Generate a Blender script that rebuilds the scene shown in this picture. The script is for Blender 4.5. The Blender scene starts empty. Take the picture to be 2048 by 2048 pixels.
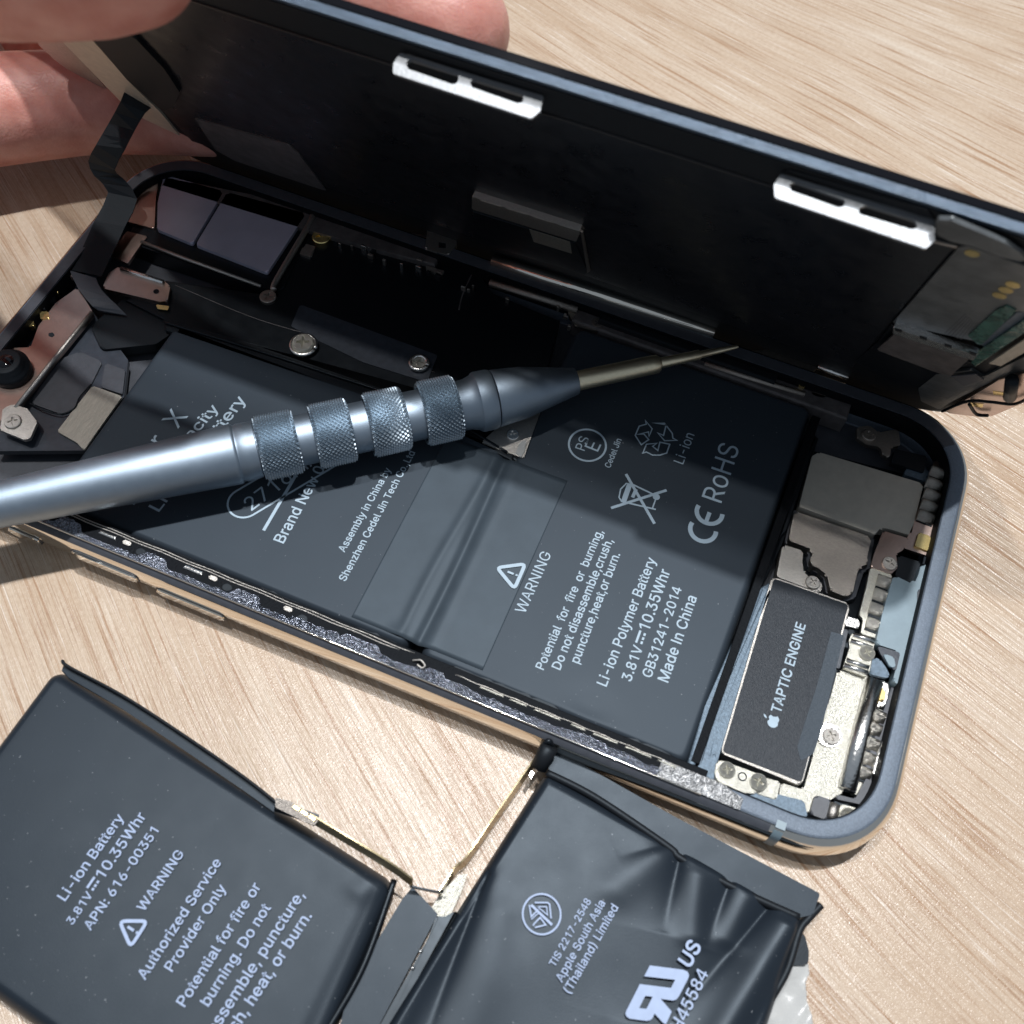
import bpy, bmesh, math, random
from mathutils import Vector, Matrix
random.seed(7)
S = bpy.context.scene
PI = math.pi
# ------------------------------------------------------------------ camera (1 unit = 1 cm)
S.unit_settings.scale_length = 0.01
CAMC = Vector((10.4692024, -3.7145902, 13.45217134)); FPX = 2064.73
RX = Vector((0.92428111, 0.37930389, 0.04281338))
RY = Vector((0.35302074, -0.80675005, -0.47384672))
RZ = Vector((-0.14519221, 0.45308158, -0.87956597))
cd = bpy.data.cameras.new('camera'); cam = bpy.data.objects.new('camera', cd)
S.collection.objects.link(cam)
cam.matrix_world = Matrix(((RX[0], -RY[0], -RZ[0], CAMC[0]), (RX[1], -RY[1], -RZ[1], CAMC[1]),
                           (RX[2], -RY[2], -RZ[2], CAMC[2]), (0, 0, 0, 1)))
cd.sensor_width = 36; cd.lens = FPX/2048*36; cd.clip_start = .1; cd.clip_end = 1000
cd.dof.use_dof = True; cd.dof.focus_distance = 15.6; cd.dof.aperture_fstop = .36
S.camera = cam
S.render.resolution_x = S.render.resolution_y = 1024
S.view_settings.view_transform = 'Standard'; S.view_settings.look = 'None'
S.view_settings.exposure = 0; S.view_settings.gamma = 1
S.render.engine = 'CYCLES'
# ------------------------------------------------------------------ room light: dim grey room, ceiling lamps
w = bpy.data.worlds.new('World'); S.world = w; w.use_nodes = True
w.node_tree.nodes['Background'].inputs[0].default_value = (.72, .84, 1, 1)
w.node_tree.nodes['Background'].inputs[1].default_value = .27

def lamp(name, base, d, h, size, power, col, sy=None):
    l = bpy.data.lights.new(name, 'AREA'); l.energy = power; l.color = col; l.size = size
    if sy: l.shape = 'RECTANGLE'; l.size_y = sy
    else: l.shape = 'DISK'
    o = bpy.data.objects.new(name, l); S.collection.objects.link(o)
    o.location = Vector(base) + Vector(d)*h
    o.rotation_euler = (Vector(base) - o.location).to_track_quat('-Z', 'Y').to_euler()
    return o
lamp('ceiling_lamp', (10.8, 3.5, .5), (.03, .235, 1), 150, 4.5, 205000, (.97, .98, 1))
lamp('ceiling_lamp', (9.2, 4.7, .5), (-.27, .0, 1), 150, 5, 72000, (.98, .97, .96))
lamp('ceiling_panel', (9.3, -1.2, 0), (-.09, .184, 1), 150, 10, 52000, (.93, .96, 1))

# ------------------------------------------------------------------ helpers
K = 700/1932
def Zm(ox, oy, pts, k=K): return [(ox+x*k, oy+y*k) for x, y in pts]
def ray(u, v): return RX*((u-1024)/FPX) + RY*((v-1024)/FPX) + RZ
def bp(u, v, z):                       # a pixel of the photograph -> point on the horizontal plane z
    d = ray(u, v); return CAMC + d*((z-CAMC[2])/d[2])
def bpy0(u, v, y):
    d = ray(u, v); return CAMC + d*((y-CAMC[1])/d[1])
TH = math.radians(66.5); DC, DS = math.cos(TH), math.sin(TH); DY, DZ = 7.08, .84
def D(x, v, w=0):                      # display coordinates -> world (w = towards the viewer)
    return Vector((x, DY-v*DC-w*DS, DZ+v*DS-w*DC))
def bpd(u, v, w=0):
    d = ray(u, v); n = Vector((0, DS, DC)); P0 = D(0, 0, w)
    X = CAMC + d*((n@(P0-CAMC) if False else n.dot(P0-CAMC))/n.dot(d))
    return (X[0], (X[2]-P0[2])/DS)
WL = {}
def setp(o, label=None, cat=None, group=None, kind=None):
    if label: o['label'] = label
    if cat: o['category'] = cat
    if group: o['group'] = group
    if kind: o['kind'] = kind
    return o
def empty(name, loc, label, cat, group=None):
    o = bpy.data.objects.new(name, None); S.collection.objects.link(o); o.location = loc
    o.empty_display_size = .3; WL[o] = Vector(loc); return setp(o, label, cat, group)
def mk(name, verts, faces, mat, parent=None, smooth=False, label=None, angle=None):
    vs = [Vector(v) for v in verts]
    c = sum(vs, Vector())/len(vs)
    me = bpy.data.meshes.new(name); me.from_pydata([v-c for v in vs], [], faces); me.validate(); me.update()
    return fin(name, me, c, mat, parent, smooth, label)
def fin(name, me, c, mat, parent=None, smooth=False, label=None):
    me.materials.clear(); me.materials.append(mat)
    if smooth: me.polygons.foreach_set('use_smooth', [True]*len(me.polygons))
    o = bpy.data.objects.new(name, me); S.collection.objects.link(o)
    o.location = c - (WL[parent] if parent else Vector()); o.parent = parent; WL[o] = Vector(c)
    if label: o['label'] = label
    return o
def frombm(name, bm, mat, parent=None, smooth=False, label=None):
    n = len(bm.verts); c = sum((v.co for v in bm.verts), Vector())/n
    for v in bm.verts: v.co -= c
    bmesh.ops.recalc_face_normals(bm, faces=bm.faces)
    me = bpy.data.meshes.new(name); bm.to_mesh(me); bm.free()
    return fin(name, me, c, mat, parent, smooth, label)
def area2(p): return sum(p[i][0]*p[(i+1) % len(p)][1]-p[(i+1) % len(p)][0]*p[i][1] for i in range(len(p)))/2
def rnd(pts, r, n=4):                  # round the corners of a polygon
    out = []
    N = len(pts); P = [Vector(q[:2]) for q in pts]
    for i in range(N):
        a, b, c = P[i-1], P[i], P[(i+1) % N]
        u = (a-b); v = (c-b); lu, lv = u.length, v.length
        if lu < 1e-6 or lv < 1e-6: continue
        u /= lu; v /= lv
        ang = math.acos(max(-1, min(1, u.dot(v))))
        if ang > 3.0: out.append(b); continue
        t = min(r/max(math.tan(ang/2), .05), lu*.45, lv*.45)
        p0, p1 = b+u*t, b+v*t
        for k in range(n+1):
            s = k/n; out.append(p0*(1-s)**2 + b*2*s*(1-s) + p1*s*s)
    return out
def prism(name, pts, h0, h1, mat, parent, f=None, bev=.012, r=0, holes=None, label=None, seg=2):
    f = f or (lambda a, b, h: (a, b, h))
    if r: pts = rnd(pts, r)
    pts = [Vector(p[:2]) for p in pts]
    if area2(pts) < 0: pts = pts[::-1]
    bm = bmesh.new()
    if holes:
        edges = []
        for loop in [pts]+[[Vector(q[:2]) for q in hh] for hh in holes]:
            vs = [bm.verts.new((p[0], p[1], h1)) for p in loop]
            edges += [bm.edges.new((vs[i], vs[(i+1) % len(vs)])) for i in range(len(vs))]
        bmesh.ops.triangle_fill(bm, edges=edges, use_beauty=True, normal=(0, 0, 1))
        top = bm.faces[:]
        res = bmesh.ops.extrude_face_region(bm, geom=top)
        vs = [g for g in res['geom'] if isinstance(g, bmesh.types.BMVert)]
        bmesh.ops.translate(bm, verts=vs, vec=(0, 0, h0-h1))
        bmesh.ops.delete(bm, geom=[g for g in res['geom'] if isinstance(g, bmesh.types.BMFace)], context='FACES_ONLY') if False else None
        bmesh.ops.recalc_face_normals(bm, faces=bm.faces)
    else:
        vs = [bm.verts.new((p[0], p[1], h0)) for p in pts]
        vt = [bm.verts.new((p[0], p[1], h1)) for p in pts]
        n = len(pts)
        bm.faces.new(vs[::-1]); bm.faces.new(vt)
        for i in range(n): bm.faces.new((vs[i], vs[(i+1) % n], vt[(i+1) % n], vt[i]))
        if bev:
            te = [e for e in bm.edges if all(abs(v.co.z-h1) < 1e-7 for v in e.verts)]
            bmesh.ops.bevel(bm, geom=te, offset=min(bev, abs(h1-h0)*.8), segments=seg, profile=.5, affect='EDGES')
    for v in bm.verts: v.co = Vector(f(*v.co))
    return frombm(name, bm, mat, parent, label=label)
def pz(name, px, z1, th, mat, parent, **kw):   # polygon traced in pixels, lying at height z1 with thickness th
    return prism(name, [bp(u, v, z1) for u, v in px], z1-th, z1, mat, parent, **kw)
def pd(name, px, w1, th, mat, parent, **kw):   # the same lying on the raised display
    return prism(name, [bpd(u, v, w1) for u, v in px], w1-th, w1, mat, parent, f=D, **kw)
def tube(name, pts, rad, mat, parent, n=12, cap=True, flat=1, label=None):
    P = [Vector(p) for p in pts]; R_ = rad if isinstance(rad, (list, tuple)) else [rad]*len(P)
    vs, fs = [], []
    up = Vector((0, 0, 1))
    for i, p in enumerate(P):
        t = (P[min(i+1, len(P)-1)]-P[max(i-1, 0)]).normalized()
        a = t.cross(up); a = a.normalized() if a.length > .05 else Vector((1, 0, 0)); b = a.cross(t).normalized()
        for k in range(n):
            q = 2*PI*k/n; vs.append(p+a*math.cos(q)*R_[i]+b*math.sin(q)*R_[i]*flat)
    for i in range(len(P)-1):
        for k in range(n): fs.append((i*n+k, i*n+(k+1) % n, (i+1)*n+(k+1) % n, (i+1)*n+k))
    if cap: fs.append(tuple(range(n))[::-1]); fs.append(tuple((len(P)-1)*n+k for k in range(n)))
    return mk(name, vs, fs, mat, parent, smooth=True, label=label)
def smoothpath(pts, n=8):
    P = [Vector(p) for p in pts]; out = []
    for i in range(len(P)-1):
        a, b, c, d = P[max(i-1, 0)], P[i], P[i+1], P[min(i+2, len(P)-1)]
        for k in range(n):
            t = k/n
            out.append(.5*((2*b)+(c-a)*t+(2*a-5*b+4*c-d)*t*t+(3*b-a-3*c+d)*t**3))
    out.append(P[-1]); return out
# ---- materials
def mat(name, col, rough=.5, metal=0, bump=0, bscale=50, var=0, vscale=8, stretch=None, coat=0, spec=.5, rvar=0,
        sss=0, flake=0, trans=0, col2=None, alpha=1, rot=0, bdist=.02):
    m = bpy.data.materials.new(name); m.use_nodes = True
    nt = m.node_tree; N = nt.nodes; L = nt.links; b = N['Principled BSDF']
    b.inputs['Base Color'].default_value = (*col, 1); b.inputs['Roughness'].default_value = rough
    b.inputs['Metallic'].default_value = metal; b.inputs['Specular IOR Level'].default_value = spec
    if spec < .4 and not metal: b.inputs['Specular Tint'].default_value = (.78, .90, 1, 1)
    b.inputs['Coat Weight'].default_value = coat; b.inputs['Coat Roughness'].default_value = .1
    b.inputs['Transmission Weight'].default_value = trans; b.inputs['Alpha'].default_value = alpha
    if sss:
        b.inputs['Subsurface Weight'].default_value = sss; b.inputs['Subsurface Radius'].default_value = (.35, .12, .06)
        b.inputs['Subsurface Scale'].default_value = .5
    tc = N.new('ShaderNodeTexCoord'); mp = N.new('ShaderNodeMapping'); L.new(tc.outputs['Object'], mp.inputs[0])
    if stretch: mp.inputs['Scale'].default_value = stretch
    mp.inputs['Rotation'].default_value = (0, 0, rot)
    def noise(sc, det=4):
        n = N.new('ShaderNodeTexNoise'); n.inputs['Scale'].default_value = sc; n.inputs['Detail'].default_value = det
        L.new(mp.outputs[0], n.inputs[0]); return n
    if var or col2:
        n = noise(vscale); r = N.new('ShaderNodeValToRGB'); L.new(n.outputs[0], r.inputs[0])
        c2 = col2 or tuple(c*(1+var) for c in col); c1 = tuple(c*(1-var) for c in col)
        r.color_ramp.elements[0].position = .35; r.color_ramp.elements[1].position = .68
        r.color_ramp.elements[0].color = (*c1, 1); r.color_ramp.elements[1].color = (*c2, 1)
        L.new(r.outputs[0], b.inputs['Base Color'])
    if flake and (var or col2):
        n = N.new('ShaderNodeTexNoise'); n.inputs['Scale'].default_value = 26; n.inputs['Detail'].default_value = 3; L.new(mp.outputs[0], n.inputs[0])
        r = N.new('ShaderNodeValToRGB'); L.new(n.outputs[0], r.inputs[0]); e = r.color_ramp.elements
        e[0].position = .725; e[0].color = (0, 0, 0, 1); e[1].position = .75; e[1].color = (flake, flake, flake, 1)
        mx = N.new('ShaderNodeMix'); mx.data_type = 'RGBA'; L.new(r.outputs[0], mx.inputs[0]); mx.inputs[7].default_value = (.4, .42, .44, 1)
        src = b.inputs['Base Color'].links[0].from_socket; L.new(src, mx.inputs[6]); L.new(mx.outputs[2], b.inputs['Base Color'])
    if rvar:
        n = noise(vscale*1.7); mr = N.new('ShaderNodeMapRange'); L.new(n.outputs[0], mr.inputs[0])
        mr.inputs[1].default_value = .3; mr.inputs[2].default_value = .7
        mr.inputs[3].default_value = rough-rvar; mr.inputs[4].default_value = rough+rvar
        L.new(mr.outputs[0], b.inputs['Roughness'])
    if bump:
        n = noise(bscale, 3); bb = N.new('ShaderNodeBump'); bb.inputs['Strength'].default_value = bump
        bb.inputs['Distance'].default_value = bdist; L.new(n.outputs[0], bb.inputs['Height']); L.new(bb.outputs[0], b.inputs['Normal'])
    return m
M = dict(
    steel=mat('polished_steel', (.92, .86, .76), .07, 1, var=.03, vscale=1.2, rvar=.03),
    rough=mat('rough_steel', (.30, .32, .37), .22, 1, bump=.6, bscale=45, bdist=.07, var=.6, vscale=40),
    bright=mat('bright_steel', (.86, .84, .80), .22, 1, bump=.25, bscale=30, var=.06),
    satin=mat('satin_nickel', (.52, .49, .45), .42, 1, bump=.35, bscale=90, var=.08, vscale=25, stretch=(1, 2.2, 1)),
    shield=mat('matte_shield', (.60, .56, .48), .5, .5, bump=.25, bscale=120, var=.05),
    contact=mat('contact_metal', (.60, .57, .51), .3, 1, bump=.6, bscale=60, stretch=(6, .5, 1), var=.15, vscale=30),
    creamsteel=mat('cream_steel', (.72, .64, .52), .4, .5, bump=.1, bscale=20, var=.06),
    nickel=mat('brushed_nickel', (.68, .66, .58), .40, 1, bump=.6, bscale=55, var=.1, vscale=30, stretch=(1, 2, 1)),
    darknickel=mat('dark_nickel', (.40, .36, .32), .36, 1, bump=.4, bscale=80, var=.1, vscale=25, stretch=(1, 3, 1)),
    pinksteel=mat('pink_reflection_steel', (.60, .46, .40), .3, 1, bump=.08, bscale=30, var=.05),  # steel with the pink hand's reflection put into its base colour
    gold=mat('gold', (.95, .74, .32), .25, 1, var=.05),
    mirror=mat('reflection_tint_shield', (.55, .56, .70), .33, .45, var=.05, vscale=2),  # lilac base colour stands in for the bright mirror reflection
    gasket=mat('ledge_paint', (.125, .155, .195), .5, .25, bump=.3, bscale=70, var=.12, vscale=40, rvar=.1),
    scuff=mat('scuffed_steel', (.62, .62, .62), .4, 1, bump=1, bscale=22, var=.3, vscale=14, bdist=.06),
    rail=mat('anodised_rail', (.12, .165, .21), .5, .4, bump=.35, bscale=60, var=.2, vscale=25),
    cell=mat('battery_pouch', (.030, .039, .050), .50, 0, bump=.08, bscale=110, var=.03, flake=.4, vscale=1.5, spec=.27, bdist=.008),
    oldcell=mat('old_battery_pouch', (.013, .018, .025), .40, 0, bump=.12, bscale=95, var=.05, flake=.45, vscale=1.5, rvar=.02, spec=.27, bdist=.01),
    clip=mat('clip_steel', (.30, .31, .32), .5, 1, bump=.15, bscale=22, var=.06, bdist=.03),
    tape=mat('grey_tape', (.040, .053, .066), .5, 0, spec=.3, bump=.12, bscale=60, var=.08, vscale=2.5, bdist=.01),
    black=mat('black_film', (.005, .006, .008), .35, 0, spec=.35, bump=.05, bscale=3, rvar=.05, vscale=3),
    flat=mat('black_plastic', (.008, .009, .011), .5, 0, spec=.3, bump=.1, bscale=40),
    railgrey=mat('dull_rail', (.13, .12, .12), .4, .4, bump=.2, bscale=20, var=.2, vscale=6),
    sheen=mat('sheen_board', (.13, .14, .145), .34, .5, bump=.2, bscale=14, var=.2, vscale=4),
    deep=mat('deep_black', (.004, .004, .005), .6, 0, spec=.12, bump=.3, bscale=30, bdist=.03),
    disp=mat('display_film', (.006, .007, .010), .34, 0, flake=.15, var=.1, bump=.06, bscale=2.2, rvar=.09, vscale=2),
    glass=mat('display_glass', (.004, .004, .006), .04, 0, var=.02),
    edge=mat('display_edge', (.065, .095, .135), .3, .3, bump=.3, bscale=60, stretch=(.3, 3, 3), var=.2, vscale=12),
    grey=mat('grey_plastic', (.20, .27, .31), .42, 0, bump=.06, bscale=60, var=.05),
    dgrey=mat('dark_grey_plastic', (.055, .060, .072), .45, 0, bump=.12, bscale=60, var=.1),
    board=mat('flex_board', (.035, .042, .055), .35, 0, bump=.15, bscale=12, var=.15),
    label=mat('black_label', (.014, .019, .026), .45, .1, spec=.35, bump=.3, bscale=60, stretch=(3, .4, 1), var=.1, vscale=20),
    tapec=mat('clear_tape', (.075, .092, .11), .4, .2, spec=.4, bump=.5, bscale=90, stretch=(1, 3, 1), var=.2, vscale=30),
    ink=mat('print_ink', (.36, .46, .54), .55, 0, var=.05),
    ink2=mat('print_ink_lilac', (.33, .41, .58), .55, 0, var=.05),
    tool=mat('anodised_handle', (.31, .375, .445), .50, 1, bump=.15, bscale=150, rvar=.02, vscale=5, var=.03, bdist=.01),
    knurl=mat('knurled_metal', (.40, .47, .53), .45, 1, var=.08, vscale=20),
    brass=mat('warm_steel_shaft', (.95, .84, .60), .38, 1, bump=.08, bscale=50, stretch=(.5, 4, 4), var=.05),
    flexgold=mat('amber_flex', (.42, .34, .20), .12, .75, var=.15, vscale=3),
    white=mat('white_film', (.62, .62, .60), .25, 0, trans=.25, bump=.4, bscale=3, bdist=.08),
    green=mat('green_flex', (.05, .12, .10), .2, .2, bump=.5, bscale=10, var=.4),
    cream=mat('cream_pad', (.42, .39, .33), .45, .3, bump=.3, bscale=20, stretch=(4, .6, 1), var=.1),
    skin=mat('skin', (.60, .24, .19), .45, 0, bump=.25, bscale=24, sss=.35, vscale=2.2, col2=(.66, .33, .27), var=.1, bdist=.03, rvar=.06),
    nail=mat('nail', (.70, .46, .36), .25, 0, sss=.3, coat=.3),
)
# ------------------------------------------------------------------ table: oak-grain laminate
def wood():
    m = bpy.data.materials.new('oak_laminate'); m.use_nodes = True
    nt = m.node_tree; N = nt.nodes; L = nt.links; b = N['Principled BSDF']
    tc = N.new('ShaderNodeTexCoord'); sp = N.new('ShaderNodeSeparateXYZ'); L.new(tc.outputs['Object'], sp.inputs[0])
    def mth(op, a, c):
        n = N.new('ShaderNodeMath'); n.operation = op
        for i, q in enumerate((a, c)):
            if isinstance(q, (int, float)): n.inputs[i].default_value = q
            else: L.new(q, n.inputs[i])
        return n.outputs[0]
    x, y = sp.outputs[0], sp.outputs[1]
    # grain runs along curves y + .75x - .0125x^2 - .02xy = const
    g = mth('ADD', y, mth('MULTIPLY', x, mth('SUBTRACT', .75, mth('ADD', mth('MULTIPLY', x, .0125), mth('MULTIPLY', y, .02)))))
    wn = N.new('ShaderNodeTexNoise'); wn.inputs['Scale'].default_value = .12; wn.inputs['Detail'].default_value = 1
    L.new(tc.outputs['Object'], wn.inputs[0])
    g = mth('ADD', g, mth('MULTIPLY', wn.outputs[0], .9))
    t = mth('SUBTRACT', x, mth('MULTIPLY', y, .5))
    def tex(st, sg, det=3, rough=.6, off=0):
        c = N.new('ShaderNodeCombineXYZ'); L.new(mth('MULTIPLY', t, st), c.inputs[0]); L.new(mth('MULTIPLY', g, sg), c.inputs[1])
        c.inputs[2].default_value = off
        n = N.new('ShaderNodeTexNoise'); n.inputs['Scale'].default_value = 1; n.inputs['Detail'].default_value = det
        n.inputs['Roughness'].default_value = rough; L.new(c.outputs[0], n.inputs[0]); return n.outputs[0]
    def ramp(src, stops):
        r = N.new('ShaderNodeValToRGB'); L.new(src, r.inputs[0]); e = r.color_ramp.elements
        while len(e) < len(stops): e.new(.5)
        for i, (p, c) in enumerate(stops):
            e[i].position = p; e[i].color = (*c, 1) if len(c) == 3 else c
        return r.outputs[0]
    def mix(f, a, c, typ='MIX'):
        n = N.new('ShaderNodeMix'); n.data_type = 'RGBA'; n.blend_type = typ
        if isinstance(f, float): n.inputs[0].default_value = f
        else: L.new(f, n.inputs[0])
        for i, q in ((6, a), (7, c)):
            if isinstance(q, tuple): n.inputs[i].default_value = (*q, 1)
            else: L.new(q, n.inputs[i])
        return n.outputs[2]
    W0, W1 = (0, 0, 0), (1, 1, 1)
    base = ramp(tex(.12, 1.1, 3), [(.30, (.46, .345, .245)), (.5, (.54, .43, .325)), (.70, (.595, .50, .40))])
    bands = ramp(tex(.16, 5.5, 3, .6, 3), [(.36, W0), (.60, W1)])
    c = mix(bands, mix(.45, base, (.48, .355, .25)), base)
    st = ramp(tex(.38, 19, 3, .55, 7), [(.34, W1), (.48, W0)])
    gate = ramp(tex(.35, 2.2, 2, .5, 15), [(.34, W0), (.52, W1)])
    stg = mix(.5, st, st); n = N.new('ShaderNodeMix'); n.data_type = 'RGBA'; n.blend_type = 'MULTIPLY'; n.inputs[0].default_value = 1
    L.new(st, n.inputs[6]); L.new(gate, n.inputs[7]); stg = n.outputs[2]
    c = mix(stg, c, (.36, .225, .135))
    fl = ramp(tex(.85, 40, 1, .5, 11), [(.62, W0), (.76, (.75, .75, .75))])
    c = mix(fl, c, (.72, .65, .57))
    dk = ramp(tex(.7, 46, 1, .5, 19), [(.60, W0), (.72, (.6, .6, .6))])
    c = mix(dk, c, (.32, .20, .13))
    sn = N.new('ShaderNodeTexNoise'); sn.inputs['Scale'].default_value = 14; sn.inputs['Detail'].default_value = 4
    L.new(tc.outputs['Object'], sn.inputs[0])
    c = mix(.30, c, ramp(sn.outputs[0], [(.35, (.70, .62, .56)), (.65, (1.0, 1.0, 1.0))]), 'MULTIPLY')
    L.new(c, b.inputs['Base Color'])
    b.inputs['Roughness'].default_value = .24; b.inputs['Specular IOR Level'].default_value = .45
    h = mth('ADD', mth('MULTIPLY', tex(.85, 40, 1, .5, 11), -1.0), mth('MULTIPLY', tex(.55, 17, 2, .5, 7), .8))
    sn2 = N.new('ShaderNodeTexNoise'); sn2.inputs['Scale'].default_value = 45; L.new(tc.outputs['Object'], sn2.inputs[0])
    h = mth('ADD', h, mth('MULTIPLY', sn2.outputs[0], .5))
    bb = N.new('ShaderNodeBump'); bb.inputs['Strength'].default_value = .5; bb.inputs['Distance'].default_value = .02
    L.new(h, bb.inputs['Height']); L.new(bb.outputs[0], b.inputs['Normal'])
    return m
tb = mk('table_top', [(-60, -50, 0), (80, -50, 0), (80, 80, 0), (-60, 80, 0), (-60, -50, -2.5), (80, -50, -2.5), (80, 80, -2.5), (-60, 80, -2.5)],
        [(0, 1, 2, 3), (7, 6, 5, 4), (0, 4, 5, 1), (1, 5, 6, 2), (2, 6, 7, 3), (3, 7, 4, 0)], wood())
# keep grain in world coordinates
me = tb.data
for v in me.vertices: v.co += tb.location
tb.location = (0, 0, 0)
setp(tb, 'pale oak-grain laminate worktop under everything', None, None, 'structure')

# ------------------------------------------------------------------ phone body
PH = empty('smartphone_body', (7.18, 3.55, 0), 'opened phone body with a polished steel frame lying on the wooden table, its insides showing', 'phone')
W, H, RC = 14.36, 7.09, 1.22
def rrect(inset, x0=0, x1=W, y0=0, y1=H, r=RC, n=14):
    x0 += inset; y0 += inset; x1 -= inset; y1 -= inset; r = max(r-inset*.8, .05); out = []
    for cx, cy, a in ((x1-r, y0+r, -90), (x1-r, y1-r, 0), (x0+r, y1-r, 90), (x0+r, y0+r, 180)):
        for k in range(n+1):
            q = math.radians(a+90*k/n)
            ca, sa = math.cos(q), math.sin(q)
            e = .93
            out.append((cx+r*math.copysign(abs(ca)**e, ca), cy+r*math.copysign(abs(sa)**e, sa)))
    return out
def sweep(name, prof, mt, smooth=True, sl=None, closed_prof=False, label=None):
    rings = [rrect(i) for i, z in prof]; n = len(rings[0])
    vs = []; fs = []
    idx = range(n) if sl is None else sl
    idx = list(idx)
    for (i, z), rg in zip(prof, rings): vs += [(rg[k][0], rg[k][1], z) for k in idx]
    m_ = len(idx); P = len(prof)
    for a in range(P if closed_prof else P-1):
        a2 = (a+1) % P
        for k in range(m_ if sl is None else m_-1):
            k2 = (k+1) % m_; fs.append((a*m_+k, a*m_+k2, a2*m_+k2, a2*m_+k))
    o = mk(name, vs, fs, mt, PH, smooth=smooth, label=label)
    if len(fs) > 40: o.data.set_sharp_from_angle(angle=math.radians(32))
    return o
band = [(.30, .0), (.16, .03), (.06, .10), (.015, .19), (0, .30), (0, .42), (.012, .54), (.04, .62), (.085, .675), (.12, .69), (.15, .685), (.15, .0)]
sweep('steel_band', band, M['steel'], closed_prof=True)
ledge = [(.13, .60), (.13, .705), (.145, .716), (.165, .72), (.30, .722), (.325, .717), (.34, .70), (.345, .58), (.37, .15), (.45, .12), (.13, .12)]
sweep('inner_ledge', ledge, M['gasket'], closed_prof=True)
sweep('inner_wall', [(.343, .712), (.352, .712), (.362, .14), (.352, .14)], M['deep'], closed_prof=True)
prism('back_plate', rrect(.2), .03, .14, M['dgrey'], PH, bev=0)
# rough metal strip on the near ledge with a ragged inner edge
def yz(x0, x1, ya, z, n, amp, seed):
    rr = random.Random(seed); o = []; xx = x0; y = ya
    while xx < x1:
        o.append((xx, y)); xx += rr.uniform(.06, .22); 
        if rr.random() < .55: y2 = ya+rr.uniform(-amp, amp); o.append((xx, y)); xx += .05; y = y2
    o.append((x1, ya)); return o
def crinkle(name, x0, x1, ylo, yhi, z, amp, nx, ny, mt, seed):
    rr = random.Random(seed); V, F = [], []; e = 0; et = 0
    for i in range(nx+1):
        x = x0+(x1-x0)*i/nx
        if rr.random() < .10: et = rr.uniform(-.012, .018)
        e += (et-e)*.5
        for j in range(ny+1):
            t = j/ny; y = ylo+(yhi(x)+e-ylo)*t
            V.append((x, y, z+rr.uniform(-amp, amp)*(0 if j == 0 else 1)-(.03 if j == ny else 0)))
    for i in range(nx):
        for j in range(ny): a = i*(ny+1)+j; F.append((a, a+ny+1, a+ny+2, a+1))
    o0 = len(V)
    for i in range(nx+1): x, y, zz = V[i*(ny+1)+ny]; V.append((x, y+.01, z-.2))
    for i in range(nx): F.append((i*(ny+1)+ny, (i+1)*(ny+1)+ny, o0+i+1, o0+i))
    return mk(name, V, F, mt, PH)
def lobes(x):
    y = .20 if x < 6.3 else .245+.02*math.sin(x*3.1)+.012*math.sin(x*11)
    for c, w_ in ((2.90, .15), (4.23, .16), (5.62, .17), (7.3, .25), (8.35, .12)):
        d = abs(x-c); y = max(y, .20+.12*max(0, min(1, (w_+.08-d)/.10)))
    return y
crinkle('rough_ledge_strip', 1.5, 11.45, .128, lobes,     .735, .0070, 1000, 12, M['rough'], 3)
prism('channel_liner', [(1.5, .15), (12.0, .15), (12.0, .44), (1.5, .44)], .5, .7255, M['deep'], PH, bev=.01)
V_, F_ = [], []
for k in range(60):                          # dark sheet over the near steel chamfer, standing in for its dark reflection
    x = 1.35+11.56*k/59; V_ += [(x, .036, .626), (x, .083, .679), (x, .120, .694)]
for k in range(59):
    for q in (0, 1): a = 3*k+q; F_.append((a, a+3, a+4, a+1))
mk('dark_reflection_strip', V_, F_, M['dgrey'], PH, smooth=True)
tube('rim_bead', [(x*.5+1.5, .118, .728) for x in range(22)], .012, M['steel'], PH, 8)
edge2 = yz(2.0, 11.9, .47, .7, 60, .04, 9)
prism('clip_channel', [(2.0, .36), (11.9, .36)]+edge2[::-1], .3, .60, M['flat'], PH, bev=.02)
for i, (a, b) in enumerate(((2.02, 2.27), (3.33, 3.61), (4.64, 4.94), (8.95, 9.30), (9.36, 9.62), (9.70, 10.08), (10.2, 10.42), (10.50, 10.85), (10.93, 11.30), (11.36, 11.62))):
    y = .275 if i < 3 else .30
    prism('spring_clip', [(a, y), (b, y), (b-.02, y+(.055 if i < 3 else .03)), (a+.02, y+(.055 if i < 3 else .03))], .6, .752, M['bright'] if i < 3 else M['nickel'], PH, bev=.02)
for a in (2.38, 3.71, 5.03, 6.15):
    prism('clip_block', rnd([(a, .275), (a+.10, .27), (a+.14, .30), (a+.10, .335), (a, .33)], .02), .6, .748, M['satin'], PH, bev=.015)
    prism('clip_notch', rnd([(a+.22, .21), (a+.35, .22), (a+.37, .30), (a+.24, .32)], .04), .6, .731, M['flat'], PH, bev=.01)
for y, x0, x1 in ((.365, 1.9, 7.8), (.40, 1.8, 8.0), (.345, 8.6, 11.7)):
    tube('clip_rail', [(x0+(x1-x0)*k/30, y+.006*math.sin(k*1.7), .727) for k in range(31)], .008, M['satin'], PH, 6)
tube('bent_hook', smoothpath([(8.02, .30, .74), (8.12, .33, .78), (8.20, .29, .77), (8.17, .25, .75), (8.10, .27, .75)]), .016, M['satin'], PH, 8)
crinkle('chrome_scuff_strip', 11.42, 12.5, .122, lambda x: .37-.10*max(0, x-12.2)/.3, .736, .007, 90, 12, M['scuff'], 8)
def lstrip(name, pts_o, pts_i, z1, mt): prism(name, pts_o+pts_i[::-1], .62, z1, mt, PH, bev=.01)
ro, ri = rrect(.165), rrect(.335)
n_ = len(ro)//4
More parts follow.
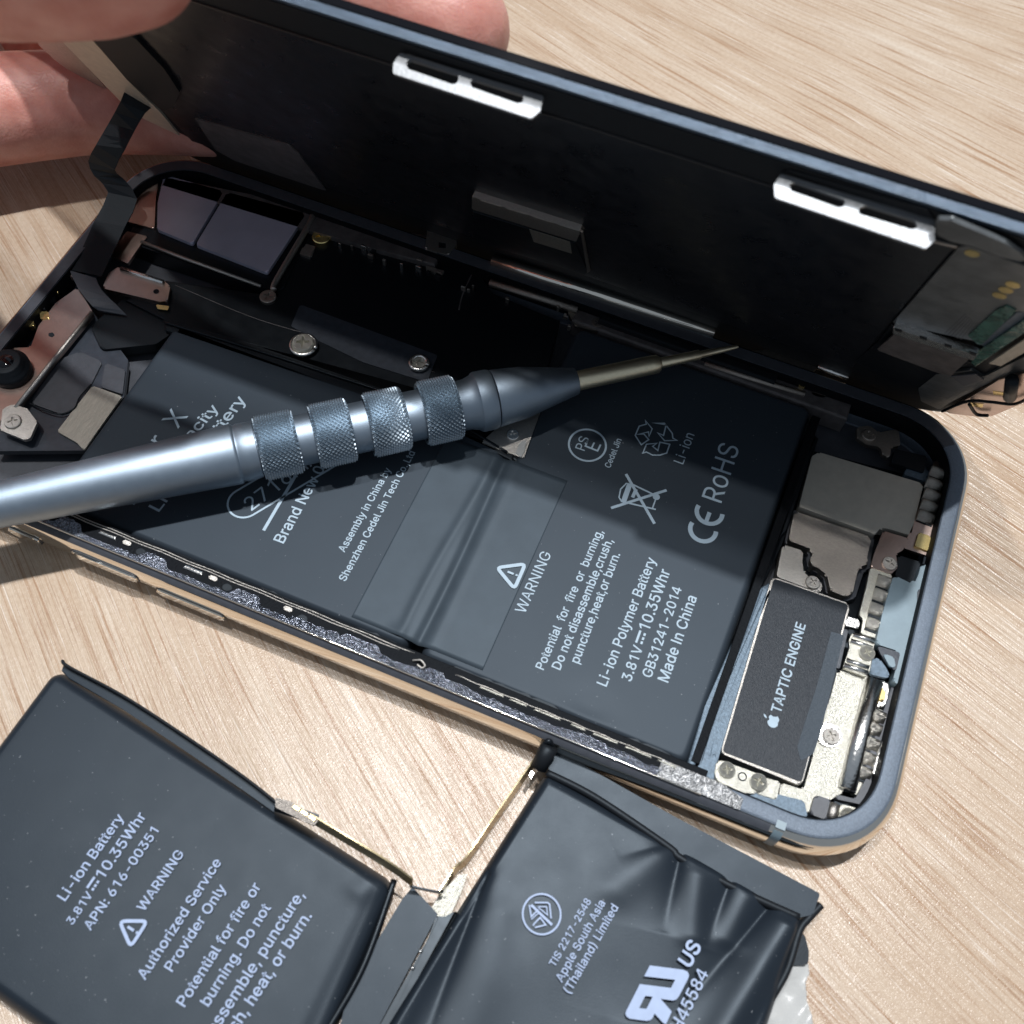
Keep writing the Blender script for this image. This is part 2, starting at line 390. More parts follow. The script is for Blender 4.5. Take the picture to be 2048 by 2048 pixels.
idx = list(range(2*n_-9, 4*n_-9))          # far side corner round the top end
lstrip('shaded_adhesive_strip', [ro[k] for k in idx], [ri[k] for k in idx], .727, M['dgrey'])  # black adhesive, its dark tone also painting the shadow on this ledge
# buttons on the near side
def side_button(name, pa, pb, mt=M['steel']):
    a = bpy0(*pa, -.03); b = bpy0(*pb, -.03); z = (a[2]+b[2])/2; z = max(.25, min(.5, z))
    f = lambda s, t, h: (s, -h, t)
    p = [(a[0], z-.09), (b[0], z-.09), (b[0], z+.09), (a[0], z+.09)]
    o = prism(name, rnd(p, .09, 6), -.05, .035, mt, PH, f=f, bev=.02)
    prism('button_seam', rnd([(a[0]-.02, z-.11), (b[0]+.02, z-.11), (b[0]+.02, z+.11), (a[0]-.02, z+.11)], .11, 6), -.05, .006, M['dgrey'], PH, f=f, bev=0)
side_button('volume_button', (141, 1105), (276, 1165)); side_button('volume_button', (311, 1180), (450, 1243))
side_button('mute_switch', (18, 1062), (80, 1088))
# antenna lines in the band
def antenna(xc):
    pr = [(i-.004, z) for i, z in band[1:9]]; vs = []; fs = []
    for s in (-.06, .06):
        vs += [(xc+s, i, z+.001) for i, z in pr]
    n = len(pr)
    for k in range(n-1): fs.append((k, k+1, n+k+1, n+k))
    mk('antenna_line', vs, fs, M['grey'], PH, smooth=True)
antenna(13.02); antenna(1.4)
prism('antenna_line_top', [(12.96, .10), (13.08, .10), (13.08, .2), (12.96, .2)], .6, .7255, M['grey'], PH, bev=0)

# ---- interior floor pieces
T2 = lambda *p: Zm(1348, 800, p)
T4 = lambda *p: Zm(1348, 1348, p)
ZA = lambda *p: Zm(1500, 1100, p, 350/1932)
ZB = lambda *p: Zm(1350, 1350, p, 500/1932)
T1 = lambda *p: Zm(0, 0, p)
T0 = lambda *p: Zm(0, 600, p)
Z3 = lambda *p: Zm(0, 350, p, 550/1932)
ZC = lambda *p: Zm(550, 280, p, 500/1932)
pz('floor_plate', T2((650, 600), (760, 280), (1400, 440), (1480, 330), (1520, 420), (1380, 950), (1250, 1600))+T4((1180, 400), (1090, 640), (1030, 830), (700, 690), (180, 600), (250, 380))+T2((480, 1500), (560, 900)), .16, .03, M['black'], PH, bev=0)
# upper shields
pz('speaker_shield', T2((690, 588), (762, 310), (800, 288), (1378, 462), (1308, 748), (1190, 712), (1140, 704), (1112, 742)), .46, .22, M['shield'], PH, r=.05, bev=.03)
pz('dark_shield', T2((665, 612), (1092, 757), (1065, 870), (1075, 905), (1025, 920), (1010, 960), (985, 1070), (945, 1085), (862, 1050), (845, 965), (792, 925), (762, 915), (752, 880), (775, 830), (632, 775)), .42, .2, M['darknickel'], PH, r=.06, bev=.035)
pz('shield_gasket', T2((650, 600), (1110, 750), (1085, 880), (1095, 925), (1050, 940), (1000, 1095), (945, 1110), (840, 1065), (820, 970), (770, 945), (735, 915), (730, 875), (750, 845), (610, 790)), .30, .14, M['dgrey'], PH, r=.06, bev=.02)
pz('small_shield', T2((600, 798), (715, 832), (708, 890), (715, 950), (745, 975), (812, 1000), (820, 1040), (800, 1065), (700, 1025), (565, 975)), .40, .18, M['satin'], PH, r=.04, bev=.03)
pz('bracket_plate', T2((1155, 722), (1300, 765), (1262, 830), (1225, 850), (1235, 925), (1200, 960), (1085, 920), (1105, 850)), .47, .05, M['pinksteel'], PH, r=.03, bev=.02)
pz('contact_strip', T2((1085, 925), (1205, 965), (1190, 1040), (1115, 1315), (1030, 1290), (1045, 1210), (1022, 1185), (1060, 1040)), .45, .06, M['nickel'], PH, r=.02, bev=.02)
pz('contact_strip', T2((1410, 432), (1440, 330), (1500, 345), (1480, 520), (1435, 700), (1400, 860), (1262, 815), (1320, 690)), .46, .06, M['pinksteel'], PH, r=.03, bev=.02)
# spring contacts: shared mesh
def contact(name, px, ax, z, ln=.19, wd=.23, parent=PH, first=[None]):
    P = bp(*px, z); P[2] = z; a = Vector((bp(*ax[1], z)-bp(*ax[0], z))[:2]).normalized()
    ang = math.atan2(a[1], a[0])
    if first[0] is None:
        vs, fs = [], []
        n = 8
        for i in range(n+1):
            t = i/n; hx = (t-.5)*ln; hz = -.03 if i in (0, n) else .075-.05*(t-.35)**2*4
            for s in (-1, 1): vs.append((hx, s*wd/2, hz))
        for i in range(n): fs.append((2*i, 2*i+2, 2*i+3, 2*i+1))
        q = len(vs)
        vs += [(x, y, -.04) for x, y, zz in vs[:q]]
        for i in range(n):
            fs += [(2*i, q+2*i, q+2*i+2, 2*i+2), (2*i+1, 2*i+3, q+2*i+3, q+2*i+1)]
        fs += [(0, 1, q+1, q), (q-2, 2*q-2, 2*q-1, q-1)]
        me = bpy.data.meshes.new(name); me.from_pydata(vs, [], fs); me.update()
        me.polygons.foreach_set('use_smooth', [True]*len(me.polygons)); me.materials.append(M['contact']); first[0] = me
    o = bpy.data.objects.new(name, first[0]); S.collection.objects.link(o)
    o.location = Vector(P)-WL[parent]; o.rotation_euler = (0, 0, ang); o.parent = parent; WL[o] = Vector(P)
    return o
for pset, z in ((ZA((1490, 365), (1450, 515), (1405, 670), (1370, 835)), .47),
                (T2((1455, 405), (1432, 468), (1420, 530), (1405, 590), (1388, 650)), .48),
                (ZB((1550, 320), (1520, 415), (1500, 530), (1470, 645), (1440, 755)), .44)):
    bed = []
    a_, b_ = bp(*pset[0], z-.012), bp(*pset[-1], z-.012); dd = (b_-a_).normalized(); nn = Vector((-dd[1], dd[0], 0))*.115; a_ = a_-dd*.11; b_ = b_+dd*.11
    prism('contact_gap', [a_-nn, b_-nn, b_+nn, a_+nn], z-.03, z-.006, M['flat'], PH, bev=0)
    for p in pset: contact('spring_contact', p, (pset[0], pset[-1]), z)
# plastic mesh bracket
pz('grey_plastic_bracket', T2((1212, 965), (1325, 1020), (1350, 960), (1365, 905), (1428, 920), (1405, 1050), (1395, 1370), (1335, 1420), (1292, 1560), (1240, 1580), (1208, 1545), (1250, 1390), (1112, 1345), (1150, 1180)), .56, .18, M['grey'], PH, r=.06, bev=.04)
pz('grey_pad', T2((1345, 1050), (1365, 1038), (1400, 1045), (1408, 1060), (1390, 1360), (1375, 1378), (1340, 1370)), .575, .05, M['dgrey'], PH, r=.05, bev=.02)
pz('dark_recess', T2((1120, 1355), (1250, 1395), (1225, 1500), (1170, 1450), (1140, 1400)), .57, .04, M['board'], PH, r=.03, bev=.01)
pz('white_clip', T2((1150, 1395), (1215, 1420), (1225, 1480), (1190, 1470)), .60, .04, M['grey'], PH, r=.03, bev=.015)
pz('black_block', T2((1238, 855), (1362, 895), (1340, 1018), (1222, 975)), .40, .18, M['flat'], PH, r=.03, bev=.03)
pz('port_gap', T2((1380, 860), (1440, 880), (1425, 920), (1370, 905)), .5, .1, M['black'], PH, bev=.01)
# upper corner
pz('corner_bracket', T2((1010, 150), (1080, 140), (1130, 180), (1240, 160), (1250, 250), (1200, 260), (1190, 320), (1150, 300), (1140, 260), (1060, 245), (1010, 210)), .45, .08, M['darknickel'], PH, r=.04, bev=.02)
pz('corner_block', T2((1220, 270), (1400, 310), (1380, 400), (1200, 345)), .44, .12, M['flat'], PH, r=.03, bev=.03)
pz('gasket_patch', T2((1300, 340), (1420, 400), (1390, 450), (1270, 410)), .40, .1, M['rail'], PH, r=.02, bev=.02)
# rail between battery and engine
pz('rail_floor', T2((475, 1035), (560, 990))+T4((255, 430), (215, 600), (60, 560), (150, 300)), .44, .2, M['rail'], PH, bev=.02)
pz('partition_rail', T2((455, 1030), (495, 1040), (240, 1700))+T4((120, 500), (60, 540), (170, 180)), .56, .3, M['rail'], PH, bev=.03)
pz('partition_rail', T2((520, 1040), (545, 1050))+T4((240, 240), (195, 500), (170, 560), (110, 545), (165, 480), (255, 140)), .50, .3, M['rail'], PH, bev=.02)
pz('rail_gap', T2((720, 270), (770, 190), (800, 210), (600, 790), (480, 1040), (430, 1010)), .36, .1, M['black'], PH, bev=.02)
pz('side_rail', T2((790, 190), (760, 290), (620, 720), (580, 760), (700, 380)), .44, .1, M['flat'], PH, bev=.02)
pz('corner_floor', T4((90, 545), (240, 420), (215, 600), (400, 680), (480, 640), (720, 700), (740, 800), (480, 770), (250, 700), (120, 600)), .60, .3, M['rail'], PH, r=.04, bev=.02)
# speaker plate
prism('edge_gap', [(11.775, .52), (11.89, .52), (12.02, 6.3), (11.89, 6.3)], .4, .567, M['deep'], PH, bev=.01)
pz('speaker_plate', ZA((935, 1360), (1010, 1350), (1030, 1300), (1300, 1380), (1330, 1420))+T4((930, 655), (870, 690), (860, 700), (775, 665), (740, 772), (575, 712), (590, 600), (715, 640), (760, 480), (800, 320)), .42, .1, M['nickel'], PH, r=.03, bev=.025)
tube('speaker_tube', [bp(*T4((1108, 40))[0], .45), bp(*T4((1040, 300))[0], .45), bp(*T4((955, 640))[0], .45)], .115, M['bright'], PH, 16, flat=.8)
pz('contact_bed', T4((1120, 190), (1165, 205), (1100, 480), (1075, 590), (1050, 680), (985, 660), (1020, 520)), .40, .1, M['nickel'], PH, r=.02, bev=.02)
pz('bent_bracket', ZA((1130, 915), (1380, 1000), (1360, 1100), (1330, 1320), (1280, 1400), (1025, 1300), (1060, 1200), (1100, 1080), (1095, 990)), .50, .05, M['nickel'], PH, r=.02, bev=.02)
for a, b in (((1140, 935), (1370, 1015)), ((1110, 1000), (1345, 1085)), ((1065, 1215), (1310, 1300)), ((1040, 1270), (1300, 1360))):
    tube('bend_ridge', [bp(*ZA(a)[0], .505), bp(*ZA(b)[0], .505)], .035, M['bright'], PH, 10)
pz('silver_clip', ZA((1060, 730), (1220, 775), (1195, 870), (1040, 830)), .52, .08, M['bright'], PH, r=.03, bev=.03)
pz('connector_strip', ZA((1020, 860), (1085, 885), (990, 1310), (925, 1290)), .47, .1, M['board'], PH, r=.01, bev=.02)
pz('curl_tab', ZA((1360, 1180), (1440, 1210), (1510, 1310), (1550, 1400), (1500, 1410), (1320, 1370)), .54, .06, M['rail'], PH, r=.04, bev=.03)
pz('gold_contact', ZA((1390, 1490), (1470, 1510), (1500, 1600), (1470, 1690), (1390, 1620)), .47, .04, M['gold'], PH, r=.04, bev=.03)
pz('contact_cup', ZA((1400, 1430), (1510, 1440), (1535, 1520), (1510, 1690), (1440, 1740), (1340, 1720), (1370, 1560)), .435, .04, M['bright'], PH, r=.05, bev=.03)
pz('gold_contact', T2((1352, 730), (1418, 752), (1405, 835), (1330, 805)), .50, .05, M['gold'], PH, r=.02, bev=.02)
# right side dark rails
pz('speaker_module', T2((1200, 1580), (1245, 1590), (1160, 1880))+T4((1120, 430), (1060, 600), (1040, 560), (1130, 280)), .45, .2, M['dgrey'], PH, bev=.02)
pz('mesh_frame', T2((1255, 1605), (1275, 1615))+T4((1200, 380), (1160, 640), (1100, 620), (1190, 330)), .5, .25, M['dgrey'], PH, bev=.02)
pz('pin_bar', T4((1135, 400), (1165, 405), (1110, 560), (1085, 550)), .50, .06, M['bright'], PH, bev=.02)
pz('pin_bar', T2((1155, 1880), (1185, 1890), (1175, 1925), (1145, 1915)), .54, .06, M['bright'], PH, bev=.02)
pz('corner_pad', T4((780, 665), (870, 695), (878, 745), (845, 808), (748, 772)), .50, .2, M['dgrey'], PH, r=.05, bev=.03)
pz('corner_frame', T4((900, 665), (1000, 690), (1070, 560), (1095, 540), (1090, 600), (1085, 735), (1010, 715), (895, 690)), .47, .1, M['dgrey'], PH, r=.02, bev=.02)
tube('corner_post', [bp(*T4((885, 720))[0], .48), bp(*T4((865, 800))[0], .48)], .07, M['satin'], PH, 12)
pz('corner_screw_bracket', T4((920, 718), (1020, 742), (1030, 775), (1015, 850), (900, 825)), .46, .06, M['nickel'], PH, r=.03, bev=.02)
pz('foot_bracket', T4((240, 468), (520, 572), (505, 625), (440, 660), (385, 655), (235, 590), (225, 540)), .64, .05, M['nickel'], PH, r=.06, bev=.025)
pz('foot_bracket_tab', T4((470, 565), (590, 595), (565, 695), (490, 670), (445, 655), (505, 625)), .615, .05, M['nickel'], PH, r=.03, bev=.02)
P = bp(*T4((378, 566))[0], .645)
tube('ring_hole', [P+Vector((.05*math.cos(a), .05*math.sin(a), 0)) for a in [i*PI/8 for i in range(17)]], .008, M['flat'], PH, 6)
pz('tapped_tab', T4((815, 272), (850, 262), (915, 300), (930, 345), (915, 385), (870, 405), (795, 385)), .455, .05, M['bright'], PH, r=.06, bev=.025)

# ---- screws: one mesh per finish, copied
def screw_mesh(mt, socket='cross'):
    bm = bmesh.new(); n = 28; R_ = 1.0
    def ring(r, z): return [bm.verts.new((r*math.cos(2*PI*k/n), r*math.sin(2*PI*k/n), z)) for k in range(n)]
    prof = [(1, -.6), (1, .28), (.93, .42), (.84, .46)]
    rs = [ring(*p) for p in prof]
    for a, b in zip(rs, rs[1:]):
        for k in range(n): bm.faces.new((a[k], a[(k+1) % n], b[(k+1) % n], b[k]))
    cr = []
    for k in range(4):
        a = k*PI/2+.35
        for (l, s) in ((.17, -.17), (.60, -.11), (.60, .11)):
            if l == .17: cr.append((math.cos(a-PI/4)*.2, math.sin(a-PI/4)*.2)); continue
            cr.append((math.cos(a)*l-math.sin(a)*s, math.sin(a)*l+math.cos(a)*s))
    top = [bm.verts.new((x, y, .46)) for x, y in cr]; bot = [bm.verts.new((x*.75, y*.75, .05)) for x, y in cr]
    m_ = len(cr); E = [bm.edges.get((rs[-1][k], rs[-1][(k+1) % n])) for k in range(n)]
    E += [bm.edges.new((top[k], top[(k+1) % m_])) for k in range(m_)]
    bmesh.ops.triangle_fill(bm, edges=E, use_beauty=True, normal=(0, 0, 1))
    for k in range(m_): bm.faces.new((top[k], top[(k+1) % m_], bot[(k+1) % m_], bot[k]))
    bm.faces.new(bot)
    bmesh.ops.recalc_face_normals(bm, faces=bm.faces)
    me = bpy.data.meshes.new('screw'); bm.to_mesh(me); bm.free(); me.materials.append(mt); return me
SM = {}
def screw(px, r, z, mt='nickel', parent=PH, hgt=.5):
    if mt not in SM: SM[mt] = screw_mesh(M[mt])
    P = bp(*px, z); o = bpy.data.objects.new('screw', SM[mt]); S.collection.objects.link(o)
    rr = r*(CAMC-P).length/FPX
    o.scale = (rr, rr, rr*hgt); o.location = P-WL[parent]; o.rotation_euler[2] = random.uniform(0, 3); o.parent = parent
    # washer ring around the head
    return o
for px, r, z, mt in ((T2((1190, 903))[0], 14, .48, 'satin'), (T2((765, 1008))[0], 14, .42, 'satin'), (T2((1065, 1396))[0], 15, .52, 'nickel'),
                     (T4((866, 345))[0], 16, .46, 'satin'), (T4((292, 530))[0], 16, .65, 'nickel'), (T4((466, 597))[0], 17, .65, 'nickel'),
                     (T4((962, 790))[0], 17, .47, 'nickel'), (T2((1075, 195))[0], 13, .46, 'darknickel')):
    screw(px, r, z, mt)
# ---- taptic engine
te = pz('haptic_motor', ((1544, 1153), (1701, 1208), (1603, 1572), (1441, 1506)), .50, .34, M['satin'], PH, r=.07, bev=.02)
def sub(o): WL[o] = WL.get(o) or o.location; return o
pz('motor_label', T2((552, 985), (963, 1130))+T4((705, 598), (268, 428)), .508, .01, M['label'], te, r=.05, bev=0)
pz('clear_tape_strip', T2((868, 1278), (940, 1300))+T4((810, 320), (770, 440), (700, 480), (680, 400), (790, 60)), .514, .005, M['tapec'], te, r=.02, bev=0)
pz('motor_flange', T2((930, 1225), (975, 1235), (870, 1620))+T4((700, 630), (720, 560), (830, 170)), .43, .2, M['flat'], PH, bev=.02)

# ---- print: lettering and symbols
# letter shapes as triangles, thousandths of the type size
GLYPHS = {
    ' ': (188, [], []),
    '(': (273, [89,207,92,264,101,324,114,384,132,441,153,494,177,539,236,539,212,485,191,428,174,370,161,313,154,258,151,207,154,161,160,115,172,67,188,16,209,-38,236,-96,177,-96,139,-21,111,55,95,131], [5,7,6,5,8,7,4,8,5,4,9,8,3,9,4,3,10,9,2,10,3,2,11,10,1,11,2,1,12,11,0,12,1,0,13,12,23,13,0,23,14,13,23,15,14,22,15,23,22,16,15,22,17,16,21,17,22,21,18,17,20,18,21,20,19,18]),
    ')': (273, [37,-96,64,-37,86,18,102,69,113,116,120,162,122,207,119,258,112,313,99,370,82,428,62,485,37,539,97,539,121,494,142,441,159,384,173,323,181,264,184,207,178,130,161,53,134,-22,97,-96], [11,13,12,11,14,13,11,15,14,10,15,11,10,16,15,9,16,10,9,17,16,8,17,9,8,18,17,7,18,8,7,19,18,6,19,7,5,19,6,5,20,19,4,20,5,4,21,20,3,21,4,2,21,3,2,22,21,1,22,2,1,23,22,0,23,1]),
    ',': (188, [38,-119,68,71,137,71,84,-119], [0,2,1,0,3,2]),
    '-': (453, [337,244,337,188,114,188,114,244], [2,0,3,2,1,0]),
    '.': (188, [95,-4,78,-1,63,9,53,24,50,41,53,59,63,73,78,83,95,87,113,83,128,73,138,59,141,41,138,24,128,9,113,-1], [7,9,8,6,9,7,6,10,9,5,10,6,5,11,10,4,11,5,4,12,11,3,12,4,3,13,12,2,13,3,2,14,13,1,14,2,1,15,14,0,15,1]),
    '0': (453, [227,-7,174,1,130,24,95,62,69,113,53,178,48,254,53,330,69,395,95,447,130,484,174,508,227,516,279,508,323,484,358,447,384,395,400,330,405,254,400,178,384,113,359,62,323,24,279,1,227,50,261,56,290,74,313,103,330,144,340,194,344,254,340,314,330,365,313,405,290,435,261,453,227,460,192,453,163,435,140,405,123,365,113,314,109,254,113,194,123,144,140,103,163,74,192,56], [11,13,12,10,13,11,10,14,13,9,14,10,9,36,14,36,15,14,9,37,36,35,15,36,9,38,37,34,15,35,8,38,9,34,16,15,8,39,38,33,16,34,8,40,39,32,16,33,7,40,8,32,17,16,7,41,40,31,17,32,6,41,7,31,18,17,6,42,41,30,18,31,5,42,6,5,43,42,29,18,30,29,19,18,5,44,43,28,19,29,4,44,5,28,20,19,4,45,44,27,20,28,3,45,4,27,21,20,3,46,45,26,21,27,3,47,46,25,21,26,2,47,3,25,22,21,2,24,47,24,22,25,2,22,24,1,22,2,1,23,22,1,0,23]),
    '1': (453, [240,0,305,0,305,509,248,509,100,425,100,355,240,432], [0,1,2,0,2,6,6,2,3,6,3,4,6,4,5]),
    '2': (453, [64,0,64,47,234,229,261,257,282,282,299,305,311,327,318,348,320,371,317,397,308,419,293,436,273,449,250,457,224,460,196,457,172,447,153,433,139,413,130,390,127,362,66,362,71,405,86,442,111,473,143,496,182,511,225,516,268,511,306,497,337,474,361,445,376,411,381,372,378,345,371,318,357,290,336,259,306,223,267,180,153,60,153,57,389,57,389,0], [26,28,27,26,29,28,25,29,26,25,30,29,24,30,25,24,31,30,23,15,24,15,14,24,14,13,24,13,31,24,12,31,13,23,16,15,11,31,12,23,17,16,11,32,31,22,17,23,10,32,11,22,18,17,9,32,10,22,19,18,9,33,32,21,19,22,8,33,9,21,20,19,8,34,33,7,34,8,6,34,7,6,35,34,5,35,6,5,36,35,4,36,5,4,37,36,3,37,4,3,38,37,2,38,3,1,38,2,1,39,38,1,40,39,1,41,40,1,42,41,1,43,42,0,43,1]),
    '3': (453, [218,-7,173,-3,133,10,98,30,70,57,52,91,44,132,109,132,115,107,126,87,144,71,165,59,191,52,219,50,248,53,275,61,297,74,315,93,325,116,329,145,326,172,316,196,299,217,275,234,242,244,201,248,157,248,157,299,288,448,288,452,70,452,70,509,372,509,372,461,211,278,211,289,264,288,308,276,344,253,371,222,387,186,393,145,387,103,370,66,344,36,309,12,266,-2], [30,32,31,30,33,32,30,29,33,29,28,33,28,34,33,27,35,28,35,34,28,26,35,27,26,36,35,26,37,36,26,38,37,26,25,38,25,24,38,24,39,38,23,39,24,22,39,23,22,40,39,21,40,22,20,40,21,20,41,40,19,41,20,18,41,19,18,42,41,5,7,6,5,8,7,17,42,18,5,9,8,17,43,42,16,43,17,4,9,5,4,10,9,15,43,16,4,11,10,15,44,43,14,44,15,4,12,11,3,12,4,13,44,14,3,13,12,3,44,13,3,45,44,2,45,3,2,46,45,1,46,2,1,0,46]),
    '4': (453, [285,0,285,105,25,105,25,165,270,509,347,509,347,162,425,162,425,105,347,105,347,0,285,162,96,162,285,430], [3,4,5,3,5,13,13,5,6,3,13,12,11,13,6,2,3,12,2,12,11,2,11,6,2,6,7,2,7,8,1,2,8,0,1,9,9,1,8,0,9,10]),
    '5': (453, [221,-7,178,-2,140,11,108,32,83,60,66,93,60,130,122,130,127,108,138,89,154,73,173,60,196,52,221,50,250,53,276,64,298,82,314,104,324,131,328,162,324,193,314,221,297,244,275,262,248,273,218,277,192,275,167,268,145,258,128,246,67,253,96,509,366,509,366,452,151,452,134,301,136,301,155,315,178,325,203,331,229,334,263,330,294,321,321,306,345,285,364,260,379,231,388,199,391,163,385,117,369,76,343,41,309,15,268,-1], [30,34,31,34,32,31,34,33,32,30,35,34,39,41,40,38,41,39,38,42,41,37,42,38,37,43,42,36,43,37,36,44,43,30,36,35,30,26,36,26,25,36,25,44,36,25,45,44,24,45,25,30,27,26,23,45,24,30,28,27,22,45,23,22,46,45,30,29,28,21,46,22,21,47,46,20,47,21,20,48,47,19,48,20,19,49,48,18,49,19,17,49,18,5,7,6,5,8,7,17,50,49,5,9,8,16,50,17,4,9,5,4,10,9,15,50,16,15,51,50,4,11,10,14,51,15,4,12,11,3,12,4,13,51,14,3,13,12,3,51,13,3,52,51,2,52,3,2,53,52,1,53,2,1,0,53]),
    '6': (453, [226,-7,182,-1,142,15,109,40,84,74,69,115,64,162,68,199,80,239,102,285,137,340,252,509,322,509,151,261,145,261,154,275,165,288,179,299,196,307,214,312,235,314,278,309,316,295,346,271,370,240,384,201,389,157,384,112,368,73,343,39,310,14,271,-2,226,48,254,52,279,63,299,79,314,101,324,128,327,157,324,187,314,213,299,235,279,251,254,262,226,265,198,262,174,252,153,235,138,214,128,188,125,158,128,128,138,102,153,79,174,63,198,52], [10,12,11,10,16,12,16,13,12,9,16,10,19,21,20,18,21,19,18,22,21,17,22,18,16,22,17,16,23,22,9,15,16,13,44,16,44,23,16,8,15,9,8,14,15,44,43,23,43,24,23,13,45,44,13,46,45,42,24,43,8,13,14,8,46,13,8,47,46,41,24,42,41,25,24,7,47,8,7,48,47,40,25,41,7,49,48,39,25,40,39,26,25,6,49,7,6,50,49,38,26,39,5,50,6,5,51,50,37,26,38,37,27,26,5,52,51,36,27,37,4,52,5,36,28,27,4,53,52,35,28,36,4,54,53,34,28,35,3,54,4,34,29,28,3,55,54,33,29,34,3,32,55,32,29,33,3,29,32,2,29,3,2,30,29,1,30,2,1,31,30,0,31,1]),
    '7': (453, [97,0,323,448,323,452,62,452,62,509,391,509,391,449,165,0], [3,5,4,3,2,5,2,6,5,1,6,2,1,7,6,0,7,1]),
    '8': (453, [226,-7,178,-2,136,11,101,33,74,62,57,96,52,135,55,166,65,195,81,220,101,241,125,256,153,265,153,267,119,282,93,308,76,342,70,380,75,417,90,450,114,477,146,498,184,511,226,516,269,511,306,498,337,477,361,450,377,417,382,380,376,342,359,308,333,282,300,267,300,265,327,256,351,241,372,220,387,195,397,166,401,135,395,96,378,62,352,33,317,11,275,-2,226,49,258,52,285,60,307,74,323,91,333,113,337,139,333,165,322,189,305,208,283,223,256,232,226,235,196,232,169,223,147,208,130,189,119,165,115,139,119,113,129,91,145,74,167,60,195,52,226,290,252,292,274,300,293,313,307,330,316,351,319,376,316,399,308,420,294,437,275,449,252,457,226,460,200,457,177,449,159,437,145,420,136,399,133,376,136,351,145,330,159,313,178,300,201,292], [22,24,23,21,24,22,21,25,24,20,25,21,20,26,25,19,26,20,19,82,26,82,27,26,19,83,82,81,27,82,19,84,83,80,27,81,18,84,19,80,28,27,18,85,84,79,28,80,18,86,85,78,28,79,18,87,86,77,28,78,17,87,18,77,29,28,17,88,87,76,29,77,16,88,17,76,30,29,16,89,88,75,30,76,16,90,89,74,30,75,74,31,30,15,90,16,15,91,90,73,31,74,15,92,91,72,31,73,72,32,31,14,92,15,14,93,92,71,32,72,14,70,93,70,32,71,14,32,70,14,33,32,13,33,14,12,33,13,12,34,33,11,34,12,11,35,34,10,35,11,10,36,35,9,58,10,58,36,10,58,37,36,9,59,58,57,37,58,9,60,59,56,37,57,9,61,60,55,37,56,8,61,9,55,38,37,8,62,61,54,38,55,7,62,8,54,39,38,7,63,62,53,39,54,6,63,7,53,40,39,6,64,63,52,40,53,6,65,64,51,40,52,5,65,6,51,41,40,5,66,65,50,41,51,4,66,5,50,42,41,4,67,66,49,42,50,4,68,67,48,42,49,3,68,4,48,43,42,3,69,68,47,43,48,3,46,69,46,43,47,3,43,46,2,43,3,2,44,43,1,44,2,1,45,44,0,45,1]),
    ':': (188, [95,271,78,274,63,284,53,299,50,316,53,334,63,349,78,359,95,362,113,359,128,349,138,334,141,316,138,299,128,284,113,274,95,-4,78,-1,63,9,53,24,50,41,53,59,63,73,78,83,95,87,113,83,128,73,138,59,141,41,138,24,128,9,113,-1], [23,25,24,22,25,23,22,26,25,21,26,22,21,27,26,20,27,21,20,28,27,19,28,20,19,29,28,18,29,19,18,30,29,17,30,18,17,31,30,16,31,17,7,9,8,6,9,7,6,10,9,5,10,6,5,11,10,4,11,5,4,12,11,3,12,4,3,13,12,2,13,3,2,14,13,1,14,2,1,15,14,0,15,1]),
    'A': (480, [16,0,201,509,276,509,463,0,395,0,287,302,276,334,264,372,250,420,232,478,245,478,228,419,213,371,201,333,191,302,85,0,110,142,110,199,370,199,370,142], [0,9,1,9,2,1,9,10,2,10,3,2,0,17,9,17,11,9,11,8,9,11,8,10,8,18,10,18,3,10,7,18,8,17,12,11,6,18,7,17,13,12,5,18,6,17,14,13,17,16,14,16,15,14,4,19,5,19,18,5,0,16,17,16,18,17,16,19,18,19,3,18,0,15,16,4,3,19]),
    'B': (456, [60,0,60,509,241,509,289,504,329,491,359,469,381,442,394,410,398,374,395,344,387,320,373,301,356,286,336,275,315,267,315,262,339,257,363,245,385,227,402,203,414,173,418,136,413,100,400,67,377,39,344,18,301,4,247,0,125,57,245,57,296,63,330,80,349,105,355,137,352,161,342,184,327,203,306,218,279,228,248,231,125,231,125,285,238,285,265,288,288,296,308,309,323,326,333,348,336,372,330,403,313,429,283,446,240,452,125,452], [0,53,1,53,2,1,53,3,2,53,4,3,53,5,4,53,52,5,52,6,5,0,41,53,51,6,52,50,6,51,50,7,6,49,7,50,49,8,7,48,8,49,48,9,8,47,9,48,46,9,47,46,10,9,45,10,46,45,11,10,44,11,45,44,12,11,43,12,44,42,12,43,42,13,12,0,40,41,40,42,41,40,13,42,40,14,13,40,15,14,40,16,15,40,17,16,40,39,17,39,18,17,0,28,40,38,18,39,37,18,38,37,19,18,36,19,37,36,20,19,35,20,36,34,20,35,34,21,20,33,21,34,32,21,33,32,22,21,31,22,32,31,23,22,30,23,31,30,24,23,29,24,30,0,29,28,0,24,29,0,25,24,0,26,25,0,27,26]),
